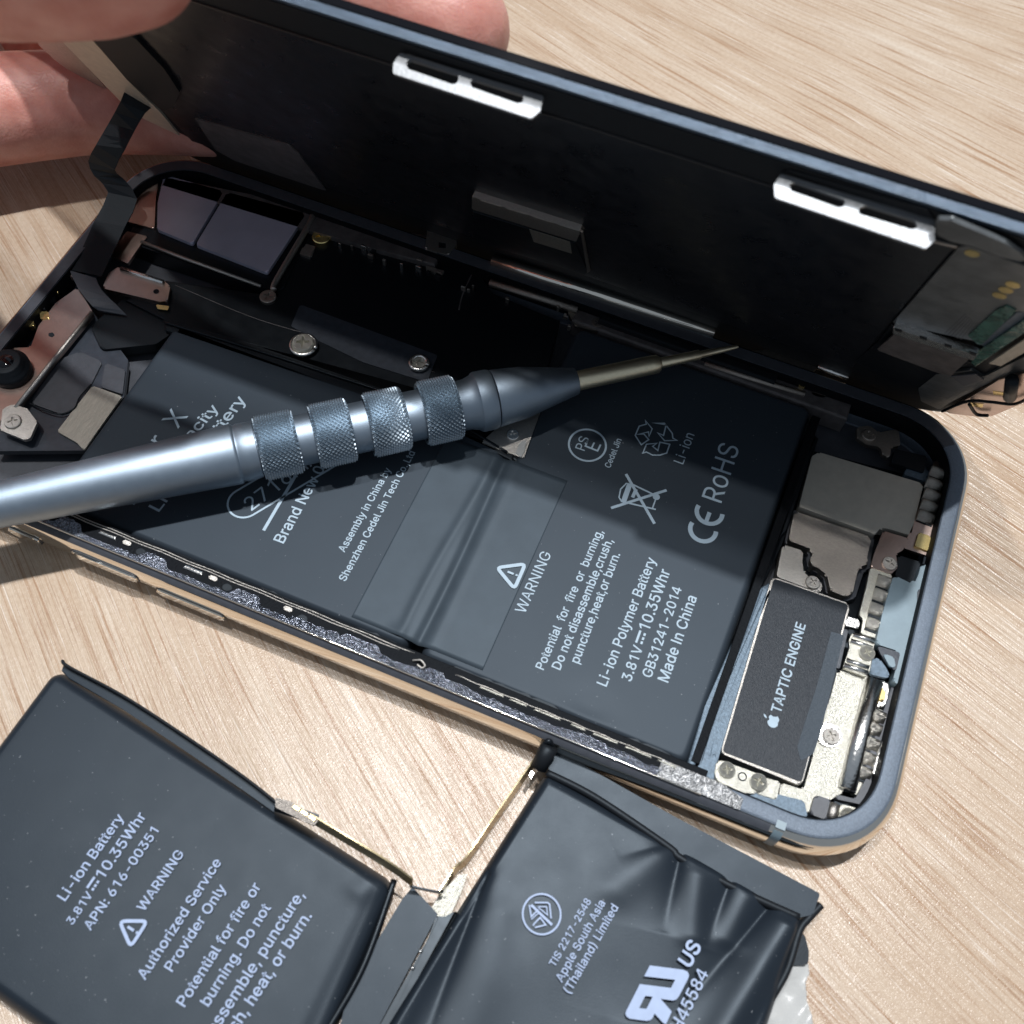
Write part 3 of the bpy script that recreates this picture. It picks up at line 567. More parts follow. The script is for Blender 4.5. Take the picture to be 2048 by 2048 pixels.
    'C': (510, [267,-7,205,1,150,25,104,63,70,115,48,179,40,254,48,329,70,393,104,445,150,484,205,508,267,516,305,513,340,504,373,490,402,471,427,447,448,418,463,385,473,348,408,348,401,373,389,395,375,413,357,428,337,440,315,449,292,454,267,456,223,450,184,432,150,403,125,364,109,314,103,254,109,194,125,145,151,105,184,76,223,59,267,53,292,55,315,60,337,69,357,81,375,96,389,114,401,136,408,160,473,160,463,124,448,91,428,62,402,38,373,19,341,5,305,-4], [11,13,12,11,14,13,10,14,11,10,15,14,10,16,15,9,16,10,9,29,16,29,17,16,9,30,29,28,17,29,27,17,28,9,31,30,26,17,27,26,18,17,8,31,9,25,18,26,8,32,31,24,18,25,24,19,18,23,19,24,8,33,32,22,19,23,7,33,8,22,20,19,21,20,22,7,34,33,6,34,7,6,35,34,5,35,6,5,36,35,5,37,36,4,37,5,48,50,49,48,51,50,4,38,37,47,51,48,47,52,51,3,38,4,46,52,47,3,39,38,45,52,46,45,53,52,44,53,45,3,40,39,43,53,44,2,40,3,43,54,53,42,54,43,2,41,40,41,54,42,2,54,41,2,55,54,1,55,2,1,56,55,1,57,56,0,57,1]),
    'D': (502, [60,0,215,0,270,6,321,25,368,56,407,96,436,144,454,198,460,254,454,311,436,365,407,413,368,453,321,484,270,503,215,509,60,509,125,57,215,57,255,62,293,77,327,100,356,131,377,169,390,211,395,254,390,298,377,340,356,378,327,409,293,432,255,447,215,452,125,452], [14,15,16,14,16,33,33,16,0,13,14,33,12,13,33,11,12,31,31,12,32,32,12,33,17,33,0,11,31,30,11,30,29,10,11,29,10,29,28,10,28,27,9,10,27,9,27,26,8,9,26,8,26,25,7,8,25,7,25,24,7,24,23,6,7,23,6,23,22,5,6,22,5,22,21,5,21,20,4,5,20,4,20,19,4,19,18,4,18,17,4,17,0,3,4,0,2,3,0,1,2,0]),
    'E': (419, [60,0,60,509,372,509,372,452,125,452,125,286,355,286,355,229,125,229,125,57,375,57,375,0], [0,4,1,4,2,1,4,3,2,0,5,4,0,8,5,8,6,5,8,7,6,0,9,8,0,10,9,0,11,10]),
    'F': (410, [60,0,60,509,369,509,369,452,125,452,125,278,346,278,346,221,125,221,125,0], [0,4,1,4,2,1,4,3,2,0,5,4,0,8,5,8,6,5,8,7,6,0,9,8]),
    'G': (520, [269,-7,205,1,149,25,104,64,69,116,47,179,40,254,47,329,69,393,103,445,149,484,203,508,265,516,304,513,340,504,374,489,403,469,429,445,449,416,465,384,474,349,408,349,399,372,387,393,373,411,356,427,337,439,315,448,291,454,265,456,222,450,183,432,150,404,125,364,109,314,103,254,109,194,125,145,151,105,184,76,224,59,269,53,309,57,345,71,374,93,396,123,410,160,415,202,434,199,283,199,283,256,478,256,478,200,471,141,451,91,419,50,377,19,326,0], [11,13,12,11,14,13,10,14,11,10,15,14,10,16,15,9,16,10,9,29,16,29,17,16,9,30,29,28,17,29,27,17,28,9,31,30,26,17,27,8,31,9,26,18,17,25,18,26,8,32,31,24,18,25,24,19,18,23,19,24,8,33,32,7,33,8,22,19,23,22,20,19,21,20,22,7,34,33,6,34,7,6,35,34,49,51,50,49,47,51,47,52,51,5,35,6,5,36,35,49,46,47,48,52,47,48,53,52,46,48,49,46,53,48,5,37,36,4,37,5,45,53,46,4,38,37,45,54,53,44,54,45,3,38,4,3,39,38,43,54,44,43,55,54,3,40,39,42,55,43,2,40,3,2,41,40,41,55,42,2,55,41,2,56,55,1,56,2,1,57,56,0,57,1]),
    'H': (517, [60,0,60,509,125,509,125,289,392,289,392,509,457,509,457,0,392,0,392,232,125,232,125,0], [0,2,1,0,3,2,4,6,5,4,7,6,0,10,3,10,4,3,10,9,4,9,7,4,0,11,10,8,7,9]),
    'I': (190, [62,0,128,0,128,509,62,509], [0,1,2,0,2,3]),
    'J': (396, [185,-7,124,3,75,33,44,81,33,145,33,173,98,173,98,145,104,104,122,74,149,56,185,50,220,56,248,74,266,104,272,145,272,509,336,509,336,145,326,81,294,33,246,3], [15,17,16,15,18,17,4,6,5,4,7,6,3,7,4,3,8,7,14,18,15,14,19,18,3,9,8,13,19,14,2,9,3,13,20,19,2,10,9,12,20,13,11,20,12,2,11,10,2,20,11,1,20,2,1,21,20,0,21,1]),
    'L': (393, [60,0,60,509,125,509,125,57,361,57,361,0], [0,2,1,0,3,2,0,4,3,0,5,4]),
    'M': (628, [60,0,60,509,145,509,314,115,483,509,568,509,568,0,505,0,505,370,345,0,283,0,123,370,123,0], [0,1,2,0,2,11,11,2,3,3,4,5,3,5,8,8,5,6,0,11,12,10,11,3,3,8,9,7,8,6,10,3,9]),
    'N': (523, [60,0,60,509,136,509,343,183,352,169,363,151,375,130,388,107,401,82,414,55,405,54,402,81,401,108,400,134,399,157,399,178,399,195,399,509,463,509,463,0,387,0,202,290,190,310,177,331,164,354,148,381,130,413,108,452,119,454,121,417,122,384,123,354,124,328,125,307,125,291,125,0], [0,27,1,27,2,1,27,28,2,28,3,2,16,18,17,16,19,18,29,26,28,26,3,28,0,29,27,29,26,27,0,30,29,25,3,26,0,31,30,24,3,25,23,3,24,0,32,31,22,3,23,0,33,32,21,3,22,0,34,33,0,35,34,20,3,21,15,19,16,20,4,3,14,19,15,20,5,4,13,19,14,20,6,5,12,19,13,20,7,6,11,19,12,20,8,7,20,10,8,10,9,8,10,19,11,20,19,10]),
    'O': (533, [267,-7,205,1,150,25,105,63,70,115,48,179,40,254,48,329,70,393,105,445,150,484,205,508,267,516,329,508,384,484,429,445,464,393,486,329,493,254,486,179,464,115,429,63,384,25,329,1,267,53,310,59,349,76,383,105,408,144,425,194,430,254,425,314,408,365,383,404,349,433,310,450,267,456,223,450,184,433,151,404,125,364,109,314,103,254,109,194,125,144,151,105,184,76,223,59], [11,13,12,10,13,11,10,14,13,9,14,10,9,36,14,36,15,14,9,37,36,35,15,36,34,15,35,9,38,37,8,38,9,34,16,15,33,16,34,8,39,38,32,16,33,8,40,39,7,40,8,32,17,16,31,17,32,7,41,40,6,41,7,31,18,17,30,18,31,6,42,41,5,42,6,5,43,42,29,18,30,29,19,18,5,44,43,28,19,29,4,44,5,28,20,19,4,45,44,27,20,28,3,45,4,27,21,20,3,46,45,26,21,27,3,47,46,25,21,26,25,22,21,2,47,3,2,24,47,24,22,25,2,22,24,1,22,2,1,23,22,1,0,23]),
    'P': (445, [60,0,125,0,125,201,250,201,299,209,343,230,378,264,400,307,408,355,400,403,378,446,343,480,299,501,250,509,60,509,125,258,245,258,275,263,303,277,324,298,338,325,343,355,338,385,324,412,303,433,275,447,245,452,125,452], [12,13,14,12,14,27,27,14,0,11,12,27,10,11,26,26,11,27,10,26,25,15,27,0,10,25,24,9,10,24,9,24,23,9,23,22,8,9,22,8,22,21,7,8,21,7,21,20,7,20,19,6,7,19,6,19,18,6,18,17,5,6,17,5,17,16,5,16,15,5,15,2,2,15,0,4,5,2,3,4,2,1,2,0]),
    'R': (449, [60,0,125,0,125,205,225,205,340,0,415,0,294,212,302,214,339,234,370,263,391,300,401,341,400,383,387,424,363,459,331,486,292,503,250,509,60,509,125,262,245,262,274,267,300,280,321,301,334,328,339,357,334,386,321,413,300,434,274,447,245,452,125,452], [16,17,18,16,18,31,31,18,0,15,16,31,14,15,31,13,14,29,29,14,30,30,14,31,19,31,0,13,29,28,13,28,27,12,13,27,12,27,26,12,26,25,11,12,25,11,25,24,10,11,24,10,24,23,10,23,22,9,10,22,9,22,21,9,21,20,8,9,20,8,20,19,8,19,2,2,19,0,7,8,2,6,7,2,5,6,3,3,6,2,5,3,4,1,2,0]),
    'S': (447, [224,-9,172,-4,128,9,91,31,64,60,46,96,38,137,104,137,110,110,123,88,142,71,166,59,194,52,224,49,257,52,286,60,311,74,329,92,341,114,346,139,342,161,332,179,316,193,296,205,272,214,245,222,184,239,128,260,86,289,60,326,52,372,58,413,75,448,102,476,138,498,180,511,227,516,275,511,316,498,351,476,377,449,394,415,401,378,337,378,326,412,302,437,267,453,225,459,194,456,167,448,145,435,129,418,118,398,115,376,119,352,131,334,148,319,169,308,191,300,212,293,264,279,287,272,312,264,336,252,359,238,379,220,395,198,405,171,408,139,403,99,386,64,360,34,323,11,278,-4], [35,37,36,34,37,35,34,38,37,33,38,34,33,39,38,33,40,39,32,47,33,47,40,33,32,48,47,46,40,47,32,49,48,45,40,46,45,41,40,31,49,32,31,50,49,44,41,45,31,51,50,31,52,51,44,42,41,30,52,31,43,42,44,30,53,52,30,54,53,29,54,30,29,55,54,29,56,55,28,56,29,28,57,56,28,58,57,28,59,58,28,60,59,27,60,28,27,61,60,27,62,61,27,63,62,26,63,27,26,64,63,25,64,26,25,65,64,24,65,25,24,66,65,23,66,24,22,66,23,22,67,66,21,67,22,20,67,21,20,68,67,19,68,20,18,68,19,18,69,68,5,7,6,5,8,7,17,69,18,5,9,8,17,70,69,4,9,5,16,70,17,4,10,9,15,70,16,4,11,10,15,71,70,14,71,15,3,11,4,3,12,11,13,71,14,3,13,12,3,71,13,3,72,71,2,72,3,2,73,72,1,73,2,1,0,73]),
    'T': (449, [32,452,32,509,417,509,417,452,257,452,257,0,193,0,193,452], [0,2,1,0,3,2,7,3,0,6,4,7,4,3,7,6,5,4]),
    'U': (517, [259,-8,203,-2,154,15,114,43,85,80,66,124,60,173,60,509,124,509,124,178,128,144,141,113,160,87,187,68,220,56,259,52,298,56,331,68,357,87,377,113,389,144,393,178,393,509,457,509,457,173,451,124,433,80,403,43,363,15,315,-2], [6,8,7,6,9,8,21,23,22,21,24,23,6,10,9,20,24,21,5,10,6,20,25,24,5,11,10,19,25,20,19,26,25,4,11,5,4,12,11,18,26,19,4,13,12,17,26,18,3,13,4,17,27,26,3,14,13,16,27,17,3,15,14,15,27,16,3,27,15,2,27,3,2,28,27,1,28,2,1,29,28,0,29,1]),
    'V': (480, [204,0,16,509,84,509,192,206,203,176,215,137,230,89,248,31,235,31,252,90,267,138,279,176,290,206,395,509,463,509,278,0], [0,2,1,0,3,2,12,14,13,12,15,14,0,4,3,11,15,12,10,15,11,0,5,4,9,15,10,0,6,5,8,7,9,7,15,9,0,7,6,0,15,7]),
    'W': (686, [155,0,16,509,82,509,163,196,170,171,175,145,181,120,187,94,192,67,197,40,189,40,194,67,200,94,205,120,211,145,218,171,224,196,306,509,380,509,462,196,468,171,474,145,480,120,486,94,492,67,497,40,488,40,493,67,499,94,504,120,510,145,517,171,523,196,603,509,670,509,530,0,455,0,368,323,359,356,351,391,344,431,336,475,350,475,342,433,335,395,327,359,318,323,230,0], [0,2,1,0,3,2,16,41,17,41,18,17,41,42,18,42,19,18,32,34,33,32,35,34,16,43,41,43,40,41,43,40,42,40,19,42,16,44,43,39,19,40,16,45,44,38,19,39,16,46,45,37,19,38,16,47,46,36,19,37,0,4,3,15,47,16,36,20,19,31,35,32,0,5,4,14,47,15,36,21,20,30,35,31,0,6,5,13,47,14,36,22,21,29,35,30,0,7,6,12,47,13,36,23,22,28,35,29,0,8,7,11,47,12,36,24,23,27,35,28,0,10,8,10,9,8,10,47,11,36,26,24,26,25,24,26,35,27,0,47,10,36,35,26]),
    'X': (474, [18,0,217,284,217,236,29,509,104,509,178,400,192,379,204,361,214,345,223,329,233,312,243,292,232,292,243,311,252,329,261,345,272,361,284,379,298,400,374,509,446,509,259,239,259,287,456,0,382,0,292,129,279,149,268,165,259,180,250,195,241,212,230,231,244,231,235,213,225,196,216,181,206,166,195,149,182,129,91,0], [2,4,3,2,5,4,18,20,19,18,21,20,2,6,5,17,21,18,2,7,6,16,21,17,2,8,7,15,21,16,2,1,8,1,9,8,14,22,15,22,21,15,1,10,9,13,22,14,1,12,10,12,11,10,12,22,13,1,22,12,1,23,22,0,31,1,31,32,1,32,23,1,0,33,31,33,30,31,33,30,32,30,23,32,0,34,33,29,23,30,0,35,34,28,23,29,0,36,35,27,23,28,0,37,36,26,23,27,0,38,37,25,23,26,0,39,38,24,23,25]),
    'a': (389, [160,-9,126,-5,94,5,68,22,48,45,35,73,30,108,34,138,43,161,58,179,78,193,100,203,125,211,152,216,178,220,209,224,234,227,252,230,265,235,273,243,276,255,276,257,273,279,267,297,256,311,240,322,220,329,196,331,171,329,149,322,132,313,118,301,107,288,100,274,41,291,57,322,79,346,104,364,133,375,163,382,194,384,215,383,239,379,263,372,286,360,306,343,322,320,333,290,337,251,337,0,277,0,277,52,272,52,264,38,252,25,236,12,215,1,190,-6,170,45,202,49,228,59,248,74,263,93,272,115,276,138,276,190,270,186,259,182,246,179,231,176,216,173,200,171,186,169,175,168,154,164,134,159,117,150,103,139,95,124,92,105,94,87,102,72,114,61,130,52,149,47], [39,41,40,39,42,41,38,42,39,38,43,42,37,43,38,37,44,43,36,44,37,36,45,44,35,45,36,35,27,45,27,46,45,35,28,27,26,46,27,35,29,28,25,46,26,35,30,29,34,30,35,24,46,25,24,47,46,34,31,30,23,47,24,34,32,31,22,47,23,33,32,34,22,48,47,21,48,22,20,48,21,19,48,20,19,49,48,18,49,19,17,65,18,65,49,18,16,65,17,15,65,16,14,65,15,13,65,14,12,65,13,11,65,12,10,65,11,9,65,10,9,66,65,64,49,65,9,67,66,9,68,67,8,68,9,8,69,68,8,70,69,8,71,70,8,72,71,8,73,72,8,74,73,8,75,74,7,75,8,7,76,75,7,77,76,7,78,77,63,49,64,6,78,7,6,79,78,62,49,63,5,79,6,5,80,79,61,51,62,51,49,62,5,81,80,60,51,61,4,81,5,4,82,81,4,83,82,59,52,60,52,51,60,4,84,83,59,53,52,50,49,51,58,53,59,4,58,84,4,53,58,3,53,4,3,54,53,3,55,54,2,55,3,2,56,55,1,56,2,1,57,56,0,57,1]),
    'b': (424, [229,-8,198,-5,172,4,153,17,138,31,127,46,118,59,112,59,112,0,53,0,53,509,114,509,114,319,118,319,127,331,137,346,152,360,171,373,197,381,229,384,274,378,313,361,345,332,370,293,385,245,390,189,385,133,370,84,346,45,313,16,274,-2,220,47,253,51,279,66,301,88,316,117,325,151,328,189,325,227,316,261,301,290,280,311,253,325,220,330,188,325,161,312,140,291,125,263,116,229,113,189,116,150,125,115,140,86,162,65,188,51], [9,11,10,9,12,11,18,20,19,17,20,18,17,21,20,16,21,17,16,22,21,15,22,16,14,22,15,14,43,22,43,42,22,42,23,22,13,43,14,13,44,43,13,45,44,41,23,42,9,13,12,9,47,13,47,46,13,46,45,13,40,23,41,40,24,23,39,24,40,9,48,47,38,24,39,38,25,24,9,49,48,37,25,38,9,50,49,36,25,37,36,26,25,35,26,36,9,51,50,35,27,26,34,27,35,9,7,51,7,52,51,33,27,34,7,53,52,33,28,27,32,28,33,7,6,53,6,54,53,9,8,7,5,54,6,31,28,32,5,31,54,5,28,31,4,28,5,4,29,28,3,29,4,2,29,3,2,30,29,1,30,2,1,0,30]),
    'c': (396, [207,-8,159,-2,117,16,82,46,56,85,40,133,34,187,40,243,56,291,82,330,117,360,159,378,207,384,234,383,260,377,284,368,305,356,324,341,340,322,353,301,362,277,303,262,298,276,290,289,281,301,270,311,257,319,242,325,226,329,207,330,173,325,145,310,124,287,108,258,99,224,96,187,99,151,108,117,124,89,145,66,173,51,207,46,226,48,243,52,258,58,271,66,282,76,292,89,299,102,304,117,363,102,354,78,341,56,325,37,306,21,285,9,261,-1,235,-6], [11,13,12,11,14,13,10,14,11,10,15,14,10,16,15,9,16,10,9,17,16,9,29,17,29,18,17,8,30,9,30,29,9,28,18,29,27,18,28,8,31,30,26,18,27,26,19,18,25,19,26,24,19,25,8,32,31,23,19,24,23,20,19,7,32,8,22,20,23,7,33,32,22,21,20,7,34,33,6,34,7,6,35,34,5,35,6,5,36,35,5,37,36,4,37,5,4,38,37,48,50,49,48,51,50,47,51,48,46,51,47,4,39,38,3,39,4,46,52,51,45,52,46,44,52,45,3,40,39,43,52,44,43,53,52,42,53,43,3,41,40,41,53,42,3,53,41,2,53,3,2,54,53,2,55,54,1,55,2,1,56,55,1,57,56,0,57,1]),
    'd': (424, [195,-8,151,-2,111,16,79,45,55,84,39,133,34,189,39,245,55,293,79,332,112,361,151,378,196,384,228,381,253,373,272,360,287,346,298,331,306,319,311,319,311,509,372,509,372,0,313,0,313,59,307,59,298,46,287,31,272,17,252,4,227,-5,205,47,236,51,263,65,284,86,299,115,309,150,312,189,309,229,300,263,284,291,263,312,237,325,205,330,172,325,145,311,124,290,108,261,99,227,96,189,99,151,109,117,124,88,145,66,172,51], [19,21,20,19,22,21,11,13,12,11,14,13,10,14,11,10,15,14,9,15,10,9,16,15,9,17,16,8,44,9,44,43,9,43,17,9,43,18,17,42,18,43,41,18,42,8,45,44,41,19,18,41,40,19,40,39,19,39,22,19,8,46,45,7,46,8,7,47,46,38,22,39,7,48,47,6,48,7,37,22,38,6,49,48,6,50,49,36,22,37,5,50,6,5,51,50,35,22,36,4,51,5,4,52,51,34,24,35,24,22,35,4,53,52,33,24,34,3,53,4,3,54,53,32,25,33,25,24,33,32,26,25,23,22,24,3,31,54,31,26,32,3,26,31,3,27,26,2,27,3,2,28,27,2,29,28,1,29,2,1,30,29,0,30,1]),
    'e': (404, [372,163,374,190,370,232,358,272,340,308,314,338,284,362,250,378,214,386,177,384,141,373,108,354,80,328,57,295,40,257,32,216,31,174,37,133,52,94,73,60,101,32,132,11,168,-2,204,-6,241,-1,276,13,307,35,334,64,284,95,269,77,251,63,232,54,212,49,192,49,172,54,153,63,135,77,120,95,108,116,99,140,94,165,308,214,301,246,289,274,271,298,250,316,227,327,202,331,177,327,154,316,133,298,115,274,103,246,96,214], [7,8,9,7,9,10,6,7,10,6,10,11,5,6,11,5,11,12,4,5,46,46,5,47,47,5,12,48,47,12,48,12,13,4,46,45,49,48,13,4,45,44,50,49,13,3,4,44,3,44,43,51,50,13,51,13,14,3,43,42,52,51,14,2,3,42,52,14,15,2,42,41,53,52,15,1,2,41,53,15,16,1,41,53,1,53,16,0,1,16,0,16,40,40,16,17,39,40,17,38,39,17,38,17,18,37,38,18,27,28,29,36,37,18,36,18,19,27,29,30,35,36,19,26,27,30,26,30,31,34,35,19,34,19,20,26,31,32,33,34,20,26,32,33,26,33,20,25,26,20,25,20,21,24,25,21,24,21,22,23,24,22]),
    'f': (254, [228,379,228,327,6,327,6,379,81,0,81,432,84,461,96,486,113,505,135,519,161,527,187,530,207,529,222,527,234,524,243,521,227,468,222,470,215,472,206,473,195,474,171,470,154,460,145,443,142,419,142,0], [10,12,11,10,13,12,9,13,10,9,14,13,9,15,14,9,16,15,8,17,9,17,16,9,7,19,8,19,18,8,18,17,8,6,20,7,20,19,7,6,21,20,6,22,21,5,22,6,5,23,22,5,24,23,4,24,5,4,25,24,2,0,3,2,1,0]),
    'g': (425, [207,-151,168,-148,134,-140,105,-127,82,-110,64,-91,51,-69,101,-41,110,-53,122,-66,136,-78,154,-88,178,-95,207,-97,249,-92,282,-75,304,-47,311,-6,311,68,306,68,298,56,287,41,272,28,252,16,227,8,195,5,152,10,113,27,80,53,55,90,39,136,34,191,39,246,55,293,80,332,112,361,152,378,196,384,228,382,253,373,273,360,288,346,299,331,308,319,313,319,313,379,372,379,372,-9,367,-54,350,-90,324,-117,291,-136,251,-147,205,59,237,63,264,75,285,95,300,121,309,154,312,193,309,231,300,264,285,291,264,312,237,325,205,330,172,325,145,312,124,290,109,262,99,229,96,193,99,155,109,123,124,96,145,76,172,63], [36,38,37,36,39,38,44,46,45,44,47,46,35,39,36,35,40,39,34,40,35,34,41,40,34,42,41,33,66,34,66,65,34,65,42,34,65,43,42,64,43,65,63,43,64,33,67,66,63,44,43,63,62,44,62,61,44,61,60,44,60,47,44,33,68,67,32,68,33,32,69,68,32,70,69,31,70,32,59,47,60,31,71,70,31,72,71,58,47,59,30,72,31,30,73,72,57,47,58,29,73,30,29,74,73,56,18,57,18,47,57,29,75,74,55,18,56,28,75,29,28,76,75,54,19,55,19,18,55,54,20,19,17,47,18,28,53,76,53,20,54,28,20,53,28,21,20,27,21,28,27,22,21,27,23,22,26,23,27,26,24,23,25,24,26,16,47,17,16,48,47,6,8,7,15,48,16,6,9,8,15,49,48,6,10,9,5,10,6,14,49,15,5,11,10,5,12,11,14,50,49,4,12,5,13,50,14,4,13,12,4,50,13,3,50,4,3,51,50,2,51,3,2,52,51,1,52,2,1,0,52]),
    'h': (410, [114,227,114,0,53,0,53,509,114,509,114,287,102,287,124,332,152,362,187,379,227,384,264,380,295,369,321,349,341,321,353,285,357,240,357,0,296,0,296,235,290,275,273,304,246,323,210,329,184,326,161,317,141,303,126,283,117,257], [2,4,3,2,6,4,6,5,4,9,11,10,9,12,11,8,12,9,8,13,12,7,13,8,7,23,13,23,14,13,6,25,7,25,24,7,24,23,7,22,14,23,21,14,22,21,15,14,6,26,25,20,15,21,6,27,26,2,28,6,28,27,6,20,16,15,19,16,20,2,0,28,19,17,16,18,17,19,2,1,0]),
    'i': (167, [84,443,67,446,54,455,44,468,41,483,44,499,54,512,67,521,84,524,100,521,114,512,123,499,126,483,123,468,114,455,100,446,53,0,53,379,114,379,114,0], [16,18,17,16,19,18,7,9,8,6,9,7,6,10,9,5,10,6,5,11,10,4,11,5,4,12,11,3,12,4,3,13,12,2,13,3,2,14,13,1,14,2,1,15,14,0,15,1]),
    'l': (189, [139,-2,101,3,74,20,58,47,53,84,53,509,114,509,114,99,115,77,120,62,130,54,146,52,154,52,160,53,165,53,170,54,181,3,172,1,162,-1,151,-2], [4,6,5,4,7,6,4,8,7,3,8,4,3,9,8,3,10,9,3,11,10,14,16,15,13,16,14,12,16,13,11,16,12,3,16,11,2,16,3,1,16,2,0,16,1,0,17,16,0,18,17,0,19,18]),
    'm': (610, [53,0,53,379,112,379,112,295,108,295,118,323,132,346,151,363,172,376,195,384,219,386,257,380,287,361,309,331,321,295,312,295,322,321,337,343,357,361,381,375,407,383,437,386,468,383,497,372,522,354,541,328,553,296,557,255,557,0,496,0,496,254,490,289,473,313,447,326,419,330,395,328,374,320,358,307,345,290,338,270,335,247,335,0,274,0,274,260,269,288,253,311,229,326,199,330,178,328,158,320,140,307,126,289,117,266,114,238,114,0], [9,11,10,20,22,21,8,11,9,19,22,20,19,23,22,8,12,11,0,2,1,0,4,2,4,3,2,7,12,8,18,23,19,18,24,23,6,12,7,17,24,18,6,13,12,17,25,24,5,47,6,47,13,6,16,34,17,34,25,17,47,46,13,46,14,13,5,48,47,16,35,34,33,25,34,33,26,25,5,49,48,16,36,35,32,26,33,45,14,46,4,49,5,15,36,16,4,50,49,15,37,36,31,26,32,44,15,45,15,14,45,4,51,50,15,38,37,31,27,26,0,52,4,52,51,4,44,38,15,44,39,38,30,27,31,43,39,44,43,40,39,0,53,52,42,40,43,30,28,27,29,28,30,42,41,40,0,54,53]),
    'n': (410, [114,227,114,0,53,0,53,379,112,379,112,287,102,287,124,332,152,362,187,379,227,384,264,380,295,369,321,349,341,321,353,285,357,240,357,0,296,0,296,235,290,275,273,304,246,323,210,329,184,326,161,317,141,303,126,283,117,257], [9,11,10,9,12,11,2,4,3,2,6,4,6,5,4,8,12,9,8,13,12,7,13,8,7,23,13,23,14,13,6,25,7,25,24,7,24,23,7,22,14,23,21,14,22,21,15,14,6,26,25,20,15,21,6,27,26,2,28,6,28,27,6,20,16,15,19,16,20,2,0,28,19,17,16,18,17,19,2,1,0]),
    'o': (415, [207,-8,159,-2,117,16,82,46,56,85,40,133,34,187,40,243,56,291,82,330,117,360,159,378,207,384,256,378,299,360,333,330,359,291,376,243,381,187,376,133,359,85,333,46,299,16,256,-2,207,46,242,51,270,66,292,89,307,117,316,151,319,187,316,224,307,258,292,287,270,310,242,325,207,330,173,325,145,310,124,287,108,258,99,224,96,187,99,151,108,117,124,89,145,66,173,51], [11,13,12,10,13,11,10,14,13,9,14,10,9,15,14,8,37,9,37,36,9,36,15,9,36,35,15,35,16,15,8,38,37,34,16,35,8,39,38,33,16,34,7,39,8,33,17,16,7,40,39,32,17,33,7,41,40,31,17,32,6,41,7,31,18,17,6,42,41,30,18,31,5,42,6,5,43,42,29,18,30,29,19,18,5,44,43,28,19,29,28,20,19,4,44,5,4,45,44,27,20,28,4,46,45,26,20,27,3,46,4,26,21,20,3,47,46,25,21,26,3,24,47,24,21,25,3,21,24,2,21,3,2,22,21,1,22,2,1,23,22,0,23,1]),
    'p': (424, [53,-143,53,379,112,379,112,319,118,319,126,331,137,346,152,360,171,373,197,381,229,384,274,378,313,361,345,332,370,293,385,245,390,189,385,133,370,84,346,45,313,16,274,-2,229,-8,198,-5,173,4,153,17,138,31,127,46,118,59,114,59,114,-143,220,47,253,51,279,66,301,88,316,117,325,151,328,189,325,227,316,261,301,290,280,311,253,325,220,330,188,325,161,312,140,291,125,263,116,229,113,189,116,150,125,115,140,86,162,65,188,51], [9,11,10,8,11,9,0,2,1,0,3,2,8,12,11,7,12,8,7,13,12,6,13,7,5,13,6,5,43,13,43,42,13,42,14,13,4,43,5,4,44,43,4,45,44,41,14,42,0,4,3,0,48,4,48,47,4,47,46,4,46,45,4,40,14,41,40,15,14,39,15,40,38,15,39,38,16,15,0,49,48,37,16,38,0,50,49,36,16,37,36,17,16,35,17,36,0,51,50,35,18,17,34,18,35,0,29,51,29,52,51,33,18,34,29,53,52,33,19,18,32,19,33,29,28,53,28,54,53,0,30,29,27,54,28,31,19,32,27,31,54,27,19,31,26,19,27,26,20,19,25,20,26,24,20,25,24,21,20,23,21,24,23,22,21]),
    'r': (259, [53,0,53,379,112,379,112,321,115,321,130,347,152,367,181,380,213,385,221,385,229,384,237,384,243,384,243,322,239,323,230,324,219,325,207,326,182,323,159,315,140,301,126,284,117,262,114,237,114,0], [7,9,8,7,10,9,7,11,10,7,12,11,7,13,12,6,13,7,0,2,1,0,3,2,5,13,6,4,17,5,17,16,5,16,15,5,15,14,5,14,13,5,4,18,17,4,19,18,0,4,3,0,22,4,22,21,4,21,20,4,20,19,4,0,23,22,0,24,23]),
    's': (365, [182,-8,145,-5,112,3,84,18,62,38,45,63,36,94,94,107,105,79,124,60,150,49,181,45,217,50,244,62,262,81,268,103,265,121,254,136,237,147,212,155,149,170,104,186,72,208,53,237,47,274,51,305,65,332,87,354,115,370,149,381,187,384,223,381,254,372,279,358,299,339,314,316,324,290,268,277,258,298,243,316,219,328,187,333,156,329,131,317,114,299,109,277,112,258,124,243,144,232,172,223,229,209,275,194,306,171,325,142,331,107,326,75,312,47,290,24,260,6,223,-5], [29,31,30,29,32,31,28,32,29,28,33,32,27,33,28,27,34,33,26,34,27,26,41,34,41,35,34,26,42,41,40,35,41,25,42,26,25,43,42,39,35,40,25,44,43,39,36,35,38,36,39,24,44,25,24,45,44,37,36,38,24,46,45,23,46,24,23,47,46,23,48,47,22,48,23,22,49,48,22,50,49,22,51,50,21,51,22,21,52,51,20,52,21,20,53,52,19,53,20,18,53,19,17,53,18,17,54,53,16,54,17,15,54,16,6,8,7,15,55,54,14,55,15,5,8,6,13,55,14,5,9,8,13,56,55,4,9,5,12,56,13,4,10,9,11,56,12,4,11,10,11,57,56,4,57,11,3,57,4,3,58,57,2,58,3,2,59,58,1,59,2,1,0,59]),
    't': (227, [204,379,204,327,6,327,6,379,65,471,126,471,126,98,128,76,136,61,150,53,170,50,177,50,185,51,194,52,202,54,213,2,203,-1,192,-3,180,-4,168,-4,125,2,92,21,72,52,65,93], [23,5,4,23,6,5,2,0,3,2,1,0,23,7,6,22,7,23,22,8,7,22,9,8,13,15,14,22,10,9,12,15,13,21,10,22,11,15,12,10,15,11,21,15,10,20,15,21,19,15,20,19,16,15,19,17,16,19,18,17]),
